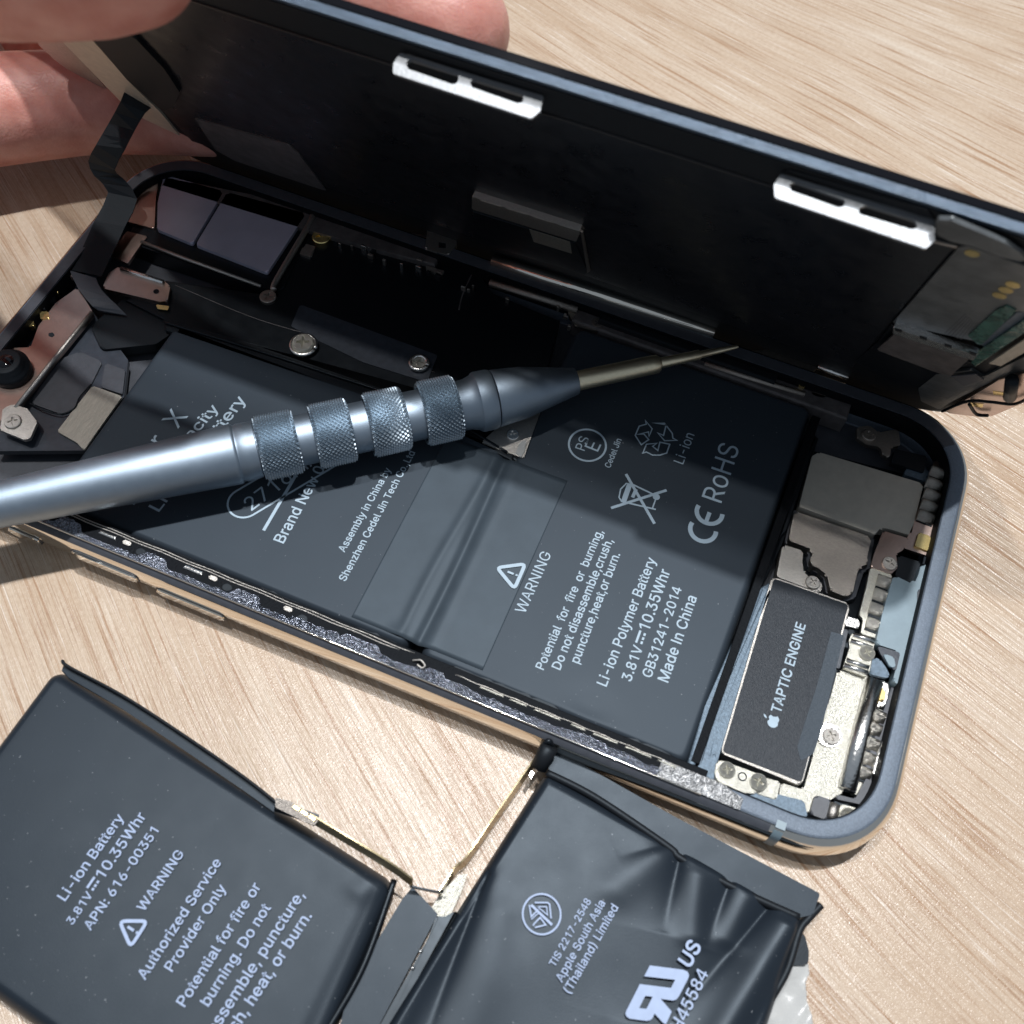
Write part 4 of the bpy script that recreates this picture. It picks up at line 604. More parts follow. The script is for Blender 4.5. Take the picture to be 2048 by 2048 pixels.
    'u': (410, [182,-5,146,-1,115,11,89,31,69,59,57,95,53,139,53,379,114,379,114,144,119,105,137,75,164,56,200,50,226,53,249,62,268,77,283,97,293,122,296,153,296,379,357,379,357,0,298,0,298,92,307,92,286,47,257,17,222,0], [6,8,7,6,9,8,19,21,20,19,22,21,18,22,19,6,10,9,5,10,6,17,25,18,25,22,18,5,11,10,16,24,17,24,25,17,4,11,5,16,26,24,26,23,24,26,22,25,15,26,16,4,12,11,14,26,15,3,12,4,3,13,12,13,26,14,3,26,13,3,27,26,23,22,26,2,27,3,2,28,27,1,28,2,1,0,28]),
    'v': (389, [163,0,17,379,84,379,165,155,177,121,187,87,196,53,206,21,184,21,194,53,203,87,213,121,224,155,305,379,371,379,226,0], [0,2,1,0,3,2,12,14,13,12,15,14,0,4,3,11,15,12,0,5,4,10,15,11,0,9,5,9,6,5,9,6,10,6,15,10,0,8,9,7,15,6,0,7,8,0,15,7]),
    'w': (567, [10,382,75,382,160,95,250,382,315,382,405,95,490,382,555,382,440,0,372,0,283,275,193,0,125,0], [12,0,1,12,1,2,2,3,4,2,4,10,10,4,5,5,6,7,5,7,8,2,10,11,9,10,5,12,2,11,9,5,8]),
    'y': (389, [47,-139,61,-86,71,-87,88,-90,104,-89,118,-84,130,-74,141,-58,151,-36,163,-1,17,379,84,379,165,155,177,121,187,87,196,53,206,21,184,21,193,53,202,87,212,121,224,155,305,379,371,379,204,-58,191,-85,177,-107,159,-124,139,-136,117,-143,91,-145,77,-145,65,-143,54,-141], [9,11,10,9,12,11,21,23,22,21,24,23,9,13,12,20,24,21,19,16,20,16,24,20,9,14,13,18,15,19,15,16,19,9,18,14,18,15,14,9,17,18,9,16,17,9,24,16,8,24,9,7,24,8,7,25,24,6,25,7,5,25,6,4,25,5,4,26,25,0,2,1,0,3,2,3,26,4,0,26,3,0,27,26,0,28,27,0,29,28,33,29,0,32,29,33,32,30,29,31,30,32]),
    'z': (380, [42,0,42,46,254,320,254,323,48,323,48,379,333,379,333,331,126,60,126,56,339,56,339,0], [4,6,5,4,7,6,4,3,7,3,2,7,2,8,7,1,8,2,1,9,8,1,10,9,1,11,10,0,11,1]),
}
def glyphs(s, bold=0, shear=0):
    V, F = [], []; x = 0
    for ch in s:
        adv, co, tr = GLYPHS[ch]; base = len(V)
        V += [Vector((x+co[i]/1000, co[i+1]/1000, 0)) for i in range(0, len(co), 2)]
        if bold and tr:                      # thicken: push border points outwards
            n = {}
            cnt = {}
            for k in range(0, len(tr), 3):
                t = tr[k:k+3]
                for a, b in ((t[0], t[1]), (t[1], t[2]), (t[2], t[0])): cnt[(a, b)] = 1
            for (a, b) in cnt:
                if (b, a) not in cnt:
                    e = V[base+b]-V[base+a]; nn = Vector((e[1], -e[0], 0)).normalized()
                    for q in (a, b): n[q] = n.get(q, Vector())+nn
            t = tr[:3]; A_ = V[base+t[0]]; sg = 1 if (V[base+t[1]]-A_).cross(V[base+t[2]]-A_).z > 0 else -1
            for q, nn in n.items():
                if nn.length > .1: V[base+q] = V[base+q]+nn.normalized()*bold*sg
        F += [tuple(base+i for i in tr[k:k+3]) for k in range(0, len(tr), 3)]
        x += adv/1000
    return V, F
def text(s, p0, p1, z, parent, mt='ink', hf=1.0, bold=.010, shear=0, zf=None):
    A, B = bp(*p0, z), bp(*p1, z); d = (B-A).to_2d(); ln = d.length; d.normalize(); u = Vector((-d[1], d[0]))
    V, F = glyphs(s, bold, shear)
    x0 = min(v.x for v in V); x1 = max(v.x for v in V); sc = ln/(x1-x0)
    iv = sorted((min(V[i].x for i in f), max(V[i].x for i in f), k) for k, f in enumerate(F))
    words = []; end = -9
    for a, b, k in iv:                      # one mesh for each word
        if a > end+.17: words.append([])
        words[-1].append(k); end = max(end, b)
    o = None
    for wd in words:
        mp = {}; vs = []; fs = []
        for k in wd:
            for i in F[k]:
                if i not in mp:
                    v = V[i]; q = A.to_2d()+d*((v.x-x0)*sc)+u*(v.y*sc*hf); mp[i] = len(vs); vs.append((q[0], q[1], z+v.z*.02))
            fs.append(tuple(mp[i] for i in F[k]))
        o = mk('lettering', vs, fs, M[mt], parent)
    return o
class Sym:
    def __init__(s, p0, p1, z, unit):       # origin p0, reading direction p0->p1, unit in cm
        A, B = bp(*p0, z), bp(*p1, z); s.d = (B-A).to_2d().normalized(); s.u = Vector((-s.d[1], s.d[0])); s.A = A.to_2d(); s.z = z; s.k = unit
        s.v = []; s.f = []
    def P(s, a, b): q = s.A+s.d*a*s.k+s.u*b*s.k; return (q[0], q[1], s.z)
    def stroke(s, pts, w, closed=False):
        pts = [Vector(p) for p in pts]; n = len(pts); L_ = []
        for i in range(n):
            if closed: a, b, c = pts[i-1], pts[i], pts[(i+1) % n]
            else: a, b, c = pts[max(i-1, 0)], pts[i], pts[min(i+1, n-1)]
            t1 = (b-a).normalized() if (b-a).length > 1e-9 else (c-b).normalized()
            t2 = (c-b).normalized() if (c-b).length > 1e-9 else t1
            t = (t1+t2).normalized(); m_ = Vector((-t[1], t[0])); k = 1/max(.45, m_.dot(Vector((-t1[1], t1[0]))))
            L_.append((b+m_*w/2*k, b-m_*w/2*k))
        s.z += .0009; i0 = len(s.v)
        for a, b in L_: s.v += [s.P(*a), s.P(*b)]
        for i in range(n if closed else n-1):
            j = (i+1) % n; s.f.append((i0+2*i, i0+2*i+1, i0+2*j+1, i0+2*j))
    def arc(s, cx, cy, r, a0, a1, w, n=32):
        closed = abs(a1-a0) >= 360
        k = n if closed else n+1
        s.stroke([(cx+r*math.cos(math.radians(a0+(a1-a0)*i/n)), cy+r*math.sin(math.radians(a0+(a1-a0)*i/n))) for i in range(k)], w, closed)
    def poly(s, pts):
        i0 = len(s.v); s.v += [s.P(*p) for p in pts]; s.f.append(tuple(range(i0, i0+len(pts))))
    def done(s, parent, name='printed_symbol', mt='ink'): return mk(name, s.v, s.f, M[mt], parent)
def px2loc(c, d1, z, unit, pts):            # pixel points -> local coordinates of a symbol
    s = Sym(c, d1, z, unit); o = []
    for p in pts:
        q = bp(*p, z).to_2d()-s.A; o.append((q.dot(s.d)/unit, q.dot(s.u)/unit))
    return o
def warn(tri, d1, z, parent, mt='ink', w=.035):
    c = (sum(p[0] for p in tri)/3, sum(p[1] for p in tri)/3)
    s = Sym(c, (c[0]+d1[0], c[1]+d1[1]), z, 1)
    L_ = px2loc(c, (c[0]+d1[0], c[1]+d1[1]), z, 1, tri)
    r = [tuple(p) for p in rnd([(x*.9, y*.9) for x, y in L_], .04, 4)]
    s.stroke(r, w, True)
    # exclamation mark
    s.stroke([(0, .07), (0, -.02)], .03); s.arc(0, -.065, .008, 0, 360, .016, 8)
    s.done(parent, 'warning_triangle', mt)
zt = .515
text('TAPTIC ENGINE', T2((588, 1733))[0], T2((727, 1242))[0], zt, te, 'ink', 1.0, .016)
# fruit emblem beside the wording
ap = Sym(T2((548, 1772))[0], T2((588, 1733+-120))[0], zt, 1)
c = T2((548, 1772))[0]; e = (c[0]+5, c[1]-17)
s = Sym(c, e, zt, 1)
body = []
for k in range(40):
    a = 2*PI*k/40; r = .088*(1+.10*math.cos(2*a)-.05*abs(math.sin(a)))
    x_, y_ = r*math.cos(a)*.95, r*math.sin(a)*1.0
    if y_ > 0: y_ -= .022*math.exp(-(x_/.02)**2)
    else: y_ += .014*math.exp(-(x_/.02)**2)
    dx, dy = x_-.105, y_-.012
    dd = math.hypot(dx, dy)
    if dd < .05: x_, y_ = .105+dx/dd*.05, .012+dy/dd*.05
    body.append((x_, y_))
s.v.append(s.P(0, 0)); i0 = len(s.v); s.v += [s.P(*p) for p in body]
s.f += [(0, i0+i, i0+(i+1) % 40) for i in range(40)]
leaf = [(0, .09), (.012, .125), (.045, .145), (.04, .115), (.02, .095)]
s.done(te, 'fruit_emblem')
s2 = Sym(c, e, zt, 1); s2.poly(leaf); s2.done(te, 'emblem_leaf')

# ------------------------------------------------------------------ pouch cells
def pouch(name, quad, h, mt, parent, z0=.0, er=.13, rc=.18, nx=110, ny=110, wr=None, label=None, side=.10, zlow=None):
    A, B, C_, D_ = [Vector(q).to_2d() if len(q) > 2 else Vector(q) for q in quad]   # A->B along x, D->C the other side
    lx = ((B-A).length+(C_-D_).length)/2; ly = ((D_-A).length+(C_-B).length)/2
    def warp(n):            # denser towards the borders
        return [.5-.5*math.cos(PI*i/n) if 0 else i/n for i in range(n+1)]
    us = sorted(set([i/nx for i in range(nx+1)]+[k*er/lx*.12 for k in range(9)]+[1-k*er/lx*.12 for k in range(9)]))
    vs_ = sorted(set([i/ny for i in range(ny+1)]+[k*er/ly*.12 for k in range(9)]+[1-k*er/ly*.12 for k in range(9)]))
    V, F = [], []
    def hh(u, v):
        X, Y = u*lx, v*ly; px, py = abs(X-lx/2)-(lx/2-rc), abs(Y-ly/2)-(ly/2-rc)
        sd = math.hypot(max(px, 0), max(py, 0))+min(max(px, py), 0)-rc
        t = max(0, min(1, -sd/er)); prof = math.sqrt(max(0, 1-(1-t)**2))
        z = z0+(side+(h-side)*prof)
        nu, nv = u, v
        if sd > 0 and px > 0 and py > 0:
            k = rc/math.hypot(px, py); nX = lx/2+math.copysign(lx/2-rc+px*k, X-lx/2); nY = ly/2+math.copysign(ly/2-rc+py*k, Y-ly/2)
            nu, nv = nX/lx, nY/ly
        if wr: z += wr(nu, nv)*min(1, t*1.5)
        return nu, nv, z
    for v in vs_:
        for u in us:
            a, b, z = hh(u, v); p = (A*(1-a)+B*a)*(1-b)+(D_*(1-a)+C_*a)*b; V.append((p[0], p[1], z))
    n1 = len(us); n2 = len(vs_)
    for j in range(n2-1):
        for i in range(n1-1): F.append((j*n1+i, j*n1+i+1, (j+1)*n1+i+1, (j+1)*n1+i))
    rim = [i for i in range(n1)]+[j*n1+n1-1 for j in range(1, n2)]+[(n2-1)*n1+i for i in range(n1-2, -1, -1)]+[j*n1 for j in range(n2-2, 0, -1)]
    k0 = len(V); V += [(V[i][0], V[i][1], z0 if zlow is None else zlow) for i in rim]
    m_ = len(rim)
    for k in range(m_): F.append((rim[k], k0+k, k0+(k+1) % m_, rim[(k+1) % m_]))
    return mk(name, V, F, mt, parent, smooth=True, label=label)
def gauss(x, s): return math.exp(-(x/s)**2)

IB = empty('installed_battery', (7.0, 2.6, .15), 'new dark grey battery with taped joint and pale print, fitted inside the phone', 'battery')
ZT = .53
cA = pouch('battery_cell', [(2.25, .47), (7.86, .47), (7.86, 4.0), (2.25, 4.0)], ZT-.16, M['cell'], IB, z0=.16, er=.12)
cB = pouch('battery_cell', [(8.0, .43), (11.78, .43), (11.9, 6.5), (8.0, 6.5)], ZT-.16, M['cell'], IB, z0=.16, er=.13,
           wr=lambda u, v: -.02*gauss(v-.045, .03)*gauss(u-.62, .08))
# tape bridging the cells, dipping into the joint
def tape_mesh():
    V, F = [], []; x0, x1, y0, y1 = 6.97, 8.88, .60, 3.74; nx, ny = 90, 40
    rr = random.Random(5)
    for j in range(ny+1):
        y = y0+(y1-y0)*j/ny
        for i in range(nx+1):
            x = x0+(x1-x0)*i/nx
            z = ZT+.0035
            z -= .05*gauss(x-7.93-.03*math.sin(y), .075)
            z += .020*gauss(x-7.72+.05*math.sin(y*1.3), .07)+.008*gauss(x-8.13, .06)
            pass
            if y < y0+.2: z += .02*gauss(x-7.6, .1)*(y0+.2-y)/.2
            V.append((x, y, z))
    for j in range(ny):
        for i in range(nx): F.append((j*(nx+1)+i, j*(nx+1)+i+1, (j+1)*(nx+1)+i+1, (j+1)*(nx+1)+i))
    k = len(V); V += [(x, y, z-.002) for x, y, z in V[:k]]
    F += [tuple(k+i for i in f[::-1]) for f in F[:]]
    b = [i for i in range(nx+1)]+[j*(nx+1)+nx for j in range(1, ny+1)]+[ny*(nx+1)+i for i in range(nx-1, -1, -1)]+[j*(nx+1) for j in range(ny-1, 0, -1)]
    for a, c in zip(b, b[1:]+b[:1]): F.append((a, k+a, k+c, c))
    return mk('joint_tape', V, F, M['tape'], IB, smooth=True)
tape_mesh()
prism('battery_flange', [(7.6, .40), (11.6, .36), (11.6, .46), (7.6, .52)], .3, .42, M['flat'], IB, bev=.03)
zl = ZT+.004
T5 = lambda *p: Zm(600, 500, p)
T7 = lambda *p: Zm(700, 1000, p)
ZD = lambda *p: Zm(1150, 780, p, 400/1932)
U = (T7((1068, 940))[0], T7((1398, 175))[0])
text('For  X', (286, 944), T0((1040, 640))[0], zl, cA, bold=.0)
text('High Capacity', (268, 1010), T0((1212, 598))[0], zl, cA, hf=.78)
text('Lithium Battery', (318, 1024), T0((1362, 550))[0], zl, cA, hf=.80)
text('2716mAh', T0((1390, 1165))[0], (660, 905), zl, cA, bold=0)
s = Sym(T0((1350, 1120))[0], (660, 905), zl, 1)
s.stroke([(1.9, .235), (0, .235)]+[(-.235*math.sin(a), .235*math.cos(a)) for a in [i*PI/16 for i in range(1, 16)]]+[(0, -.235), (1.9, -.235)], .028)
s.done(cA, 'rounded_outline')
s = Sym(T0((1455, 1272))[0], T0((1640, 955))[0], zl, 1); s.stroke([(0, 0), (1.9, 0)], .045); s.done(cA, 'underline')
text('Brand New 0', T0((1565, 1345))[0], T0((1795, 930))[0], zl, cA)
text('Assembly in China by', T5((245, 1670))[0], T5((505, 1212))[0], zl, cA)
text('Shenzhen Cedel Jin Tech Co.,Ltd', T5((250, 1830))[0], T5((637, 1118))[0], zl, cA)
warn(T5((1078, 1750), (1252, 1727), (1185, 1880)), (50, -110), ZT+.02, cB, w=.05)
text('WARNING', T7((965, 630))[0], T7((1112, 300))[0], zl, cB, bold=0)
text('Potential  for  fire  or  burning,', *U, zl, cB)
text('Do not disassemble,crush,', T7((1160, 940))[0], T7((1452, 225))[0], zl, cB)
text('puncture,heat,or burn.', T7((1262, 905))[0], T7((1492, 300))[0], zl, cB)
text('Li-ion Polymer Battery', T7((1415, 1032))[0], T7((1690, 330))[0], zl, cB)
def vline(a, b, f0, f1, zz, par, mt='ink', t0='3.81V', t1='10.35Whr'):
    L_ = lambda f: (a[0]+(b[0]-a[0])*f, a[1]+(b[1]-a[1])*f)
    text(t0, a, L_(f0), zz, par, mt); text(t1, L_(f1), b, zz, par, mt)
    s = Sym(L_(f0+.02), L_(f1-.02), zz, 1); ln = (bp(*L_(f0+.02), zz)-bp(*L_(f1-.02), zz)).length
    s.stroke([(0, .11), (ln, .11)], .03)
    for k in range(3): s.stroke([(ln*(k+.1)/3, .04), (ln*(k+.75)/3, .04)], .03)
    s.done(par, 'direct_current_symbol', mt)
vline(T7((1550, 1005))[0], T7((1768, 395))[0], .31, .46, zl, cB)
text('GB31241-2014', T7((1662, 985))[0], T7((1832, 490))[0], zl, cB)
text('Made In China', T7((1755, 1010))[0], T7((1915, 540))[0], zl, cB)
text('Cedel Jin', T5((1712, 1205))[0], T5((1776, 1048))[0], zl, cB, bold=.01)
text('PS', ZD((92, 590))[0], ZD((140, 470))[0], zl, cB, bold=0)
text('E', ZD((222, 598))[0], ZD((255, 530))[0], zl, cB, bold=0)
c = ZD((120, 532))[0]; s = Sym(c, (c[0]+12, c[1]-30), zl, 1); s.arc(0, 0, .275, 0, 360, .03, 48); s.done(cB, 'ring_outline')
text('Li-ion', ZD((1045, 720))[0], ZD((1155, 435))[0], zl, cB, bold=0)
text('RoHS', ZD((1415, 1095))[0], ZD((1590, 560))[0], zl, cB, bold=0)
# CE mark
c = ZD((1238, 1350))[0]; s = Sym(c, ZD((1300, 1185))[0], zl, 1); s.arc(0, 0, .185, 75, 285, .065, 24); s.done(cB, 'conformity_mark')
c = ZD((1300, 1183))[0]; s = Sym(c, (c[0]+10, c[1]-27), zl, 1); s.arc(0, 0, .185, 75, 285, .065, 24); s.stroke([(-.18, 0), (0, 0)], .06); s.done(cB, 'conformity_mark')
# crossed-out bin
d1 = (12, -30); c = ZD((620, 1040))[0]
def pathpx(s, c, pts, w, closed=False):
    s.stroke(px2loc(c, (c[0]+d1[0], c[1]+d1[1]), zl, 1, pts), w, closed)
s = Sym(c, (c[0]+d1[0], c[1]+d1[1]), zl, 1)
pathpx(s, c, ZD((348, 1140), (885, 968)), .042); pathpx(s, c, ZD((492, 812), (768, 1292)), .042)
pathpx(s, c, ZD((530, 905), (465, 1090)), .075); pathpx(s, c, ZD((560, 915), (800, 1030)), .025); pathpx(s, c, ZD((480, 1085), (780, 1155)), .025)
pathpx(s, c, ZD((590, 960), (555, 1040)), .05); pathpx(s, c, ZD((785, 1040), (745, 1150)), .02)
pathpx(s, c, ZD((500, 900), (440, 960), (425, 1040), (450, 1080)), .02)
q = px2loc(c, (c[0]+d1[0], c[1]+d1[1]), zl, 1, ZD((785, 1035)))[0]; s.arc(q[0], q[1], .027, 0, 360, .05, 16)
s.done(cB, 'crossed_bin_symbol')
# three chasing arrows, outlined
c = ZD((775, 460))[0]; s = Sym(c, (c[0]+d1[0], c[1]+d1[1]), zl, 1)
for poly in (((750, 318), (865, 322), (880, 340), (855, 440), (800, 415), (865, 490), (985, 487), (945, 465), (940, 420), (875, 335)),
             ((745, 375), (680, 295), (690, 330), (620, 350), (582, 440), (640, 530), (712, 480), (665, 425), (600, 430), (710, 405), (715, 450)),
             ((655, 610), (690, 525), (790, 515), (750, 545), (800, 585), (820, 505), (915, 525), (885, 610), (820, 630), (750, 630), (690, 600))):
    pathpx(s, c, ZD(*poly), .02, True)
s.done(cB, 'recycling_symbol')

# ------------------------------------------------------------------ logic board side (upper left inside)
pz('logic_board_cover', [(330, 560)]+T1((1560, 1650), (1500, 1560), (1730, 1180))+[(640, 430), (930, 510), (985, 590), (1120, 640), (1080, 800), (1035, 925), (840, 775), (340, 645), (250, 600)], .50, .3, M['black'], PH, bev=.03)
pz('board_edge_rail', [(325, 636), (480, 680), (640, 735), (850, 805), (1030, 905), (1025, 922), (840, 825), (600, 748), (330, 660)], .53, .3, M['flat'], PH, bev=.03)
tube('edge_bead', smoothpath([bp(u, v, .56) for u, v in ((330, 645), (480, 690), (650, 745), (860, 818), (1015, 905))]), .02, M['black'], PH, 8)
pz('dark_sheet', T5((0, 300), (760, 580), (700, 730), (350, 620), (60, 480), (-50, 420)), .515, .01, M['board'], PH, r=.05, bev=0)
screw((607, 690), 21, .56, 'nickel', hgt=1.1); screw((838, 726), 15, .53, 'nickel')
for px, rr_ in (((607, 690), .19), ((838, 726), .13)):
    P = bp(*px, .56); tube('screw_collar', [P+Vector((rr_*math.cos(a), rr_*math.sin(a), 0)) for a in [i*PI/14 for i in range(29)]], .035, M['bright'], PH, 8)
pz('corner_plate', T5((1000, 1060), (1180, 900), (1330, 880), (1235, 1150), (1070, 1090)), .56, .06, M['satin'], PH, r=.03, bev=.02)
pz('white_tab', T5((1190, 1120), (1215, 1060), (1250, 1045), (1240, 1110), (1220, 1145)), .575, .03, M['white'], PH, r=.02, bev=.01)
screw(T5((1175, 1020))[0], 13, .57, 'bright')
screw(T1((1775, 1310))[0], 18, .54, 'gold'); screw(T1((1480, 1640))[0], 16, .53, 'darknickel')
pz('bare_contact', T1((1690, 1345), (1740, 1360), (1720, 1415), (1655, 1395)), .53, .03, M['satin'], PH, r=.01, bev=.01)
prism('far_wall_rail', [(7.9, 6.50), (12.4, 6.45), (12.4, 6.75), (7.9, 6.75)], .2, .56, M['railgrey'], PH, bev=.03)
prism('far_wall_step', [(8.3, 6.60), (11.2, 6.58), (11.2, 6.75), (8.3, 6.75)], .5, .66, M['flat'], PH, bev=.03)
rr_ = random.Random(11)
for k in range(26):                          # small parts soldered along the far rail and the board edge
    x = 3.6+rr_.random()*4.3; y = 6.32+rr_.random()*.30; a = .03+rr_.random()*.07; q = .02+rr_.random()*.03
    prism('board_component', [(x, y), (x+a, y), (x+a, y+q), (x, y+q)], .5, .575+rr_.random()*.05, M[rr_.choice(['satin', 'darknickel', 'flat', 'bright'])], PH, bev=.008)
tube('board_seam', smoothpath([bp(u, v, .502) for u, v in ((350, 570), (520, 640), (700, 690), (870, 745))]), .006, M['railgrey'], PH, 6)
tube('board_seam', smoothpath([bp(u, v, .502) for u, v in ((945, 545), (925, 590), (918, 620))]), .012, M['railgrey'], PH, 6)
# camera module
cm = pz('camera_module', T1((862, 955), (1725, 1165), (1740, 1210), (1560, 1600), (1450, 1595), (700, 1335), (780, 1130)), .52, .34, M['black'], PH, r=.06, bev=.03)
pz('camera_mirror_shield', T1((905, 965), (1235, 1055), (1062, 1345), (868, 1265), (870, 1120)), .60, .07, M['mirror'], cm, r=.05, bev=.03)
pz('camera_mirror_shield', T1((1255, 1060), (1690, 1178), (1475, 1505), (1080, 1350)), .60, .07, M['mirror'], cm, r=.05, bev=.03)
tube('module_frame', smoothpath([bp(*p, .58) for p in T1((1690, 1150), (1725, 1180), (1700, 1250), (1530, 1540), (1510, 1600))]), .05, M['satin'], cm, 10)
tube('module_frame', [bp(*p, .56) for p in T1((780, 1335), (1000, 1420), (1440, 1580))], .03, M['satin'], cm, 10)
pz('camera_side_plate', T1((885, 950), (860, 1090), (852, 1262), (700, 1222), (760, 1090)), .57, .05, M['pinksteel'], PH, r=.03, bev=.02)
pz('board_bracket', T1((700, 1275), (815, 1305), (780, 1345), (705, 1455), (600, 1405)), .55, .06, M['pinksteel'], PH, r=.02, bev=.02)
pz('flex_clamp', T1((600, 1505), (660, 1470), (900, 1545), (940, 1580), (925, 1660), (880, 1665), (565, 1590)), .58, .08, M['pinksteel'], PH, r=.05, bev=.03)
tube('clamp_ridge', [bp(*p, .60) for p in T1((670, 1485), (900, 1560))], .045, M['bright'], PH, 10)
P = bp(*T1((862, 1608))[0], .585); prism('clamp_hole', [(P[0]+.045*math.cos(a), P[1]+.045*math.sin(a)) for a in [i*PI/8 for i in range(16)]], .57, .586, M['flat'], PH, bev=0)
pz('gold_pad', T1((860, 1680), (935, 1690), (925, 1712), (870, 1705)), .54, .02, M['gold'], PH, r=.01, bev=.01)
pz('dark_gap', T1((740, 1600), (1060, 1760), (860, 1900), (560, 1930), (500, 1800)), .45, .2, M['flat'], PH, r=.1, bev=.03)
# far side rail
pz('far_side_rail', [(330, 352), (560, 400), (700, 440), (855, 470), (880, 505), (870, 530), (760, 500), (600, 455), (320, 372)], .60, .35, M['railgrey'], PH, bev=.03)
pz('far_side_step', ZC((90, 420), (1180, 800), (1170, 860), (950, 820), (420, 600), (80, 490)), .54, .2, M['railgrey'], PH, bev=.03)
pz('sim_reader_end', ZC((1180, 650), (1395, 720), (1405, 800), (1340, 890), (1160, 840)), .74, .16, M['satin'], PH, r=.04, bev=.03)
pz('reader_window', ZC((1265, 790), (1320, 800), (1320, 835), (1265, 830)), .744, .006, M['flat'], PH, r=.01, bev=0)
for a in (((1165, 970), (1310, 1010), (1290, 1045), (1170, 1000)), ((210, 830), (290, 850), (270, 905), (190, 880)), ((830, 740), (950, 730), (960, 790), (860, 770)), ((1000, 790), (1080, 820), (1070, 850), (990, 830))):
    pz('board_component', ZC(*a), .55, .05, M['satin'], PH, r=.01, bev=.01)
pz('reader_pin', ZC((1150, 850), (1195, 850), (1195, 875), (1150, 880)), .59, .04, M['bright'], PH, r=.01, bev=.01)
pz('reader_pin', ZC((1260, 890), (1310, 900), (1310, 915), (1260, 910)), .59, .04, M['bright'], PH, r=.01, bev=.01)
tube('polished_wall_bar', [bp(u, v, .74) for u, v in ((985, 520), (1180, 582), (1430, 664))], .115, M['steel'], PH, 20, flat=.9)
tube('lower_wall_bar', [bp(u, v, .56) for u, v in ((980, 565), (1155, 620))], .07, M['darknickel'], PH, 14)
pz('far_bracket', T5((1490, 260), (1640, 290), (1780, 400), (1800, 450), (1620, 445), (1520, 420), (1480, 350)), .53, .07, M['darknickel'], PH, r=.04, bev=.02)
screw(T5((1642, 405))[0], 12, .54, 'darknickel')
T3 = lambda *p: Zm(1348, 300, p)
tube('wall_rod', [bp(*p, .55) for p in T3((170, 1180), (420, 1260), (720, 1350))], .05, M['darknickel'], PH, 12)
tube('wall_rod', [bp(*p, .60) for p in T3((290, 1140), (650, 1250))], .055, M['nickel'], PH, 12)
pz('wall_clip', T3((380, 1110), (540, 1100), (800, 1160), (790, 1200), (740, 1250), (720, 1290), (690, 1280), (700, 1230), (440, 1160)), .62, .08, M['darknickel'], PH, r=.02, bev=.02)
tube('wall_pin', [bp(*p, .70) for p in T3((795, 1195), (962, 1255))], .05, M['bright'], PH, 12)
pz('wall_gold_clip', T3((690, 1270), (740, 1275), (720, 1310), (690, 1300)), .6, .05, M['gold'], PH, r=.01, bev=.01)
pz('wall_nut', T3((770, 1310), (850, 1330), (830, 1370), (760, 1350)), .56, .06, M['darknickel'], PH, r=.02, bev=.02)
# upper left: front camera assembly
pz('sensor_plate', Z3((545, 790), (650, 960), (380, 1290), (120, 1625), (-60, 1780), (-80, 1420), (60, 1215), (215, 1210), (270, 1060), (390, 900)), .58, .12, M['pinksteel'], PH, r=.03, bev=.03)
tube('plate_edge', [bp(*p, .575) for p in Z3((645, 965), (400, 1270), (110, 1640))], .035, M['satin'], PH, 10)
for a, mt in (((375, 805), 'gold'), ((205, 1040), 'gold'), ((310, 985), 'gold'), ((470, 690), 'pinksteel'), ((280, 920), 'flat'), ((350, 860), 'flat')):
    P = Z3(a)[0]; pz('small_component', [(P[0]-9, P[1]-7), (P[0]+8, P[1]-8), (P[0]+10, P[1]+6), (P[0]-7, P[1]+8)], .60, .1, M[mt], PH, r=.02, bev=.02)
pz('flex_board', Z3((650, 960), (900, 1300), (870, 1560), (600, 1935), (-60, 1940), (100, 1660), (400, 1290)), .40, .1, M['board'], PH, r=.02, bev=.02)
pz('dark_pad', Z3((430, 1290), (560, 1240), (720, 1310), (640, 1470), (540, 1640), (430, 1680), (210, 1600), (330, 1420)), .44, .05, M['dgrey'], PH, r=.08, bev=.02)
pz('cream_pad', Z3((650, 1480), (858, 1555), (690, 1790), (590, 1935), (540, 1880), (400, 1800), (540, 1620)), .46, .04, M['cream'], PH, r=.03, bev=.02)
pz('grey_pad', Z3((740, 1320), (880, 1370), (860, 1540), (710, 1490)), .45, .04, M['dgrey'], PH, r=.02, bev=.02)
pz('plate_hole', Z3((340, 1110), (370, 1105), (385, 1125), (365, 1140), (340, 1130)), .584, .006, M['flat'], PH, r=.02, bev=0)
P = bp(*Z3((85, 1385))[0], .58)
lens = tube('camera_lens', [P+Vector((0, 0, a)) for a in (0, .16, .16, .26, .27)], [.30, .30, .23, .23, .2], M['flat'], PH, 32)
tube('lens_glass', [P+Vector((0, 0, a)) for a in (.262, .275)], [.13, .12], M['glass'], PH, 24)
pz('screw_bracket', Z3((20, 1640), (90, 1610), (190, 1640), (262, 1735), (210, 1850), (170, 1860), (0, 1790)), .60, .06, M['satin'], PH, r=.03, bev=.02)
screw(Z3((92, 1735))[0], 15, .61, 'satin')
pz('blue_component', Z3((190, 1820), (215, 1825), (210, 1850), (185, 1845)), .43, .03, M['bright'], PH, bev=.01)
tube('thin_wire', smoothpath([bp(*p, .47) for p in Z3((205, 1600), (300, 1650), (420, 1680), (520, 1640), (560, 1560), (640, 1470))]), .012, M['flat'], PH, 6)
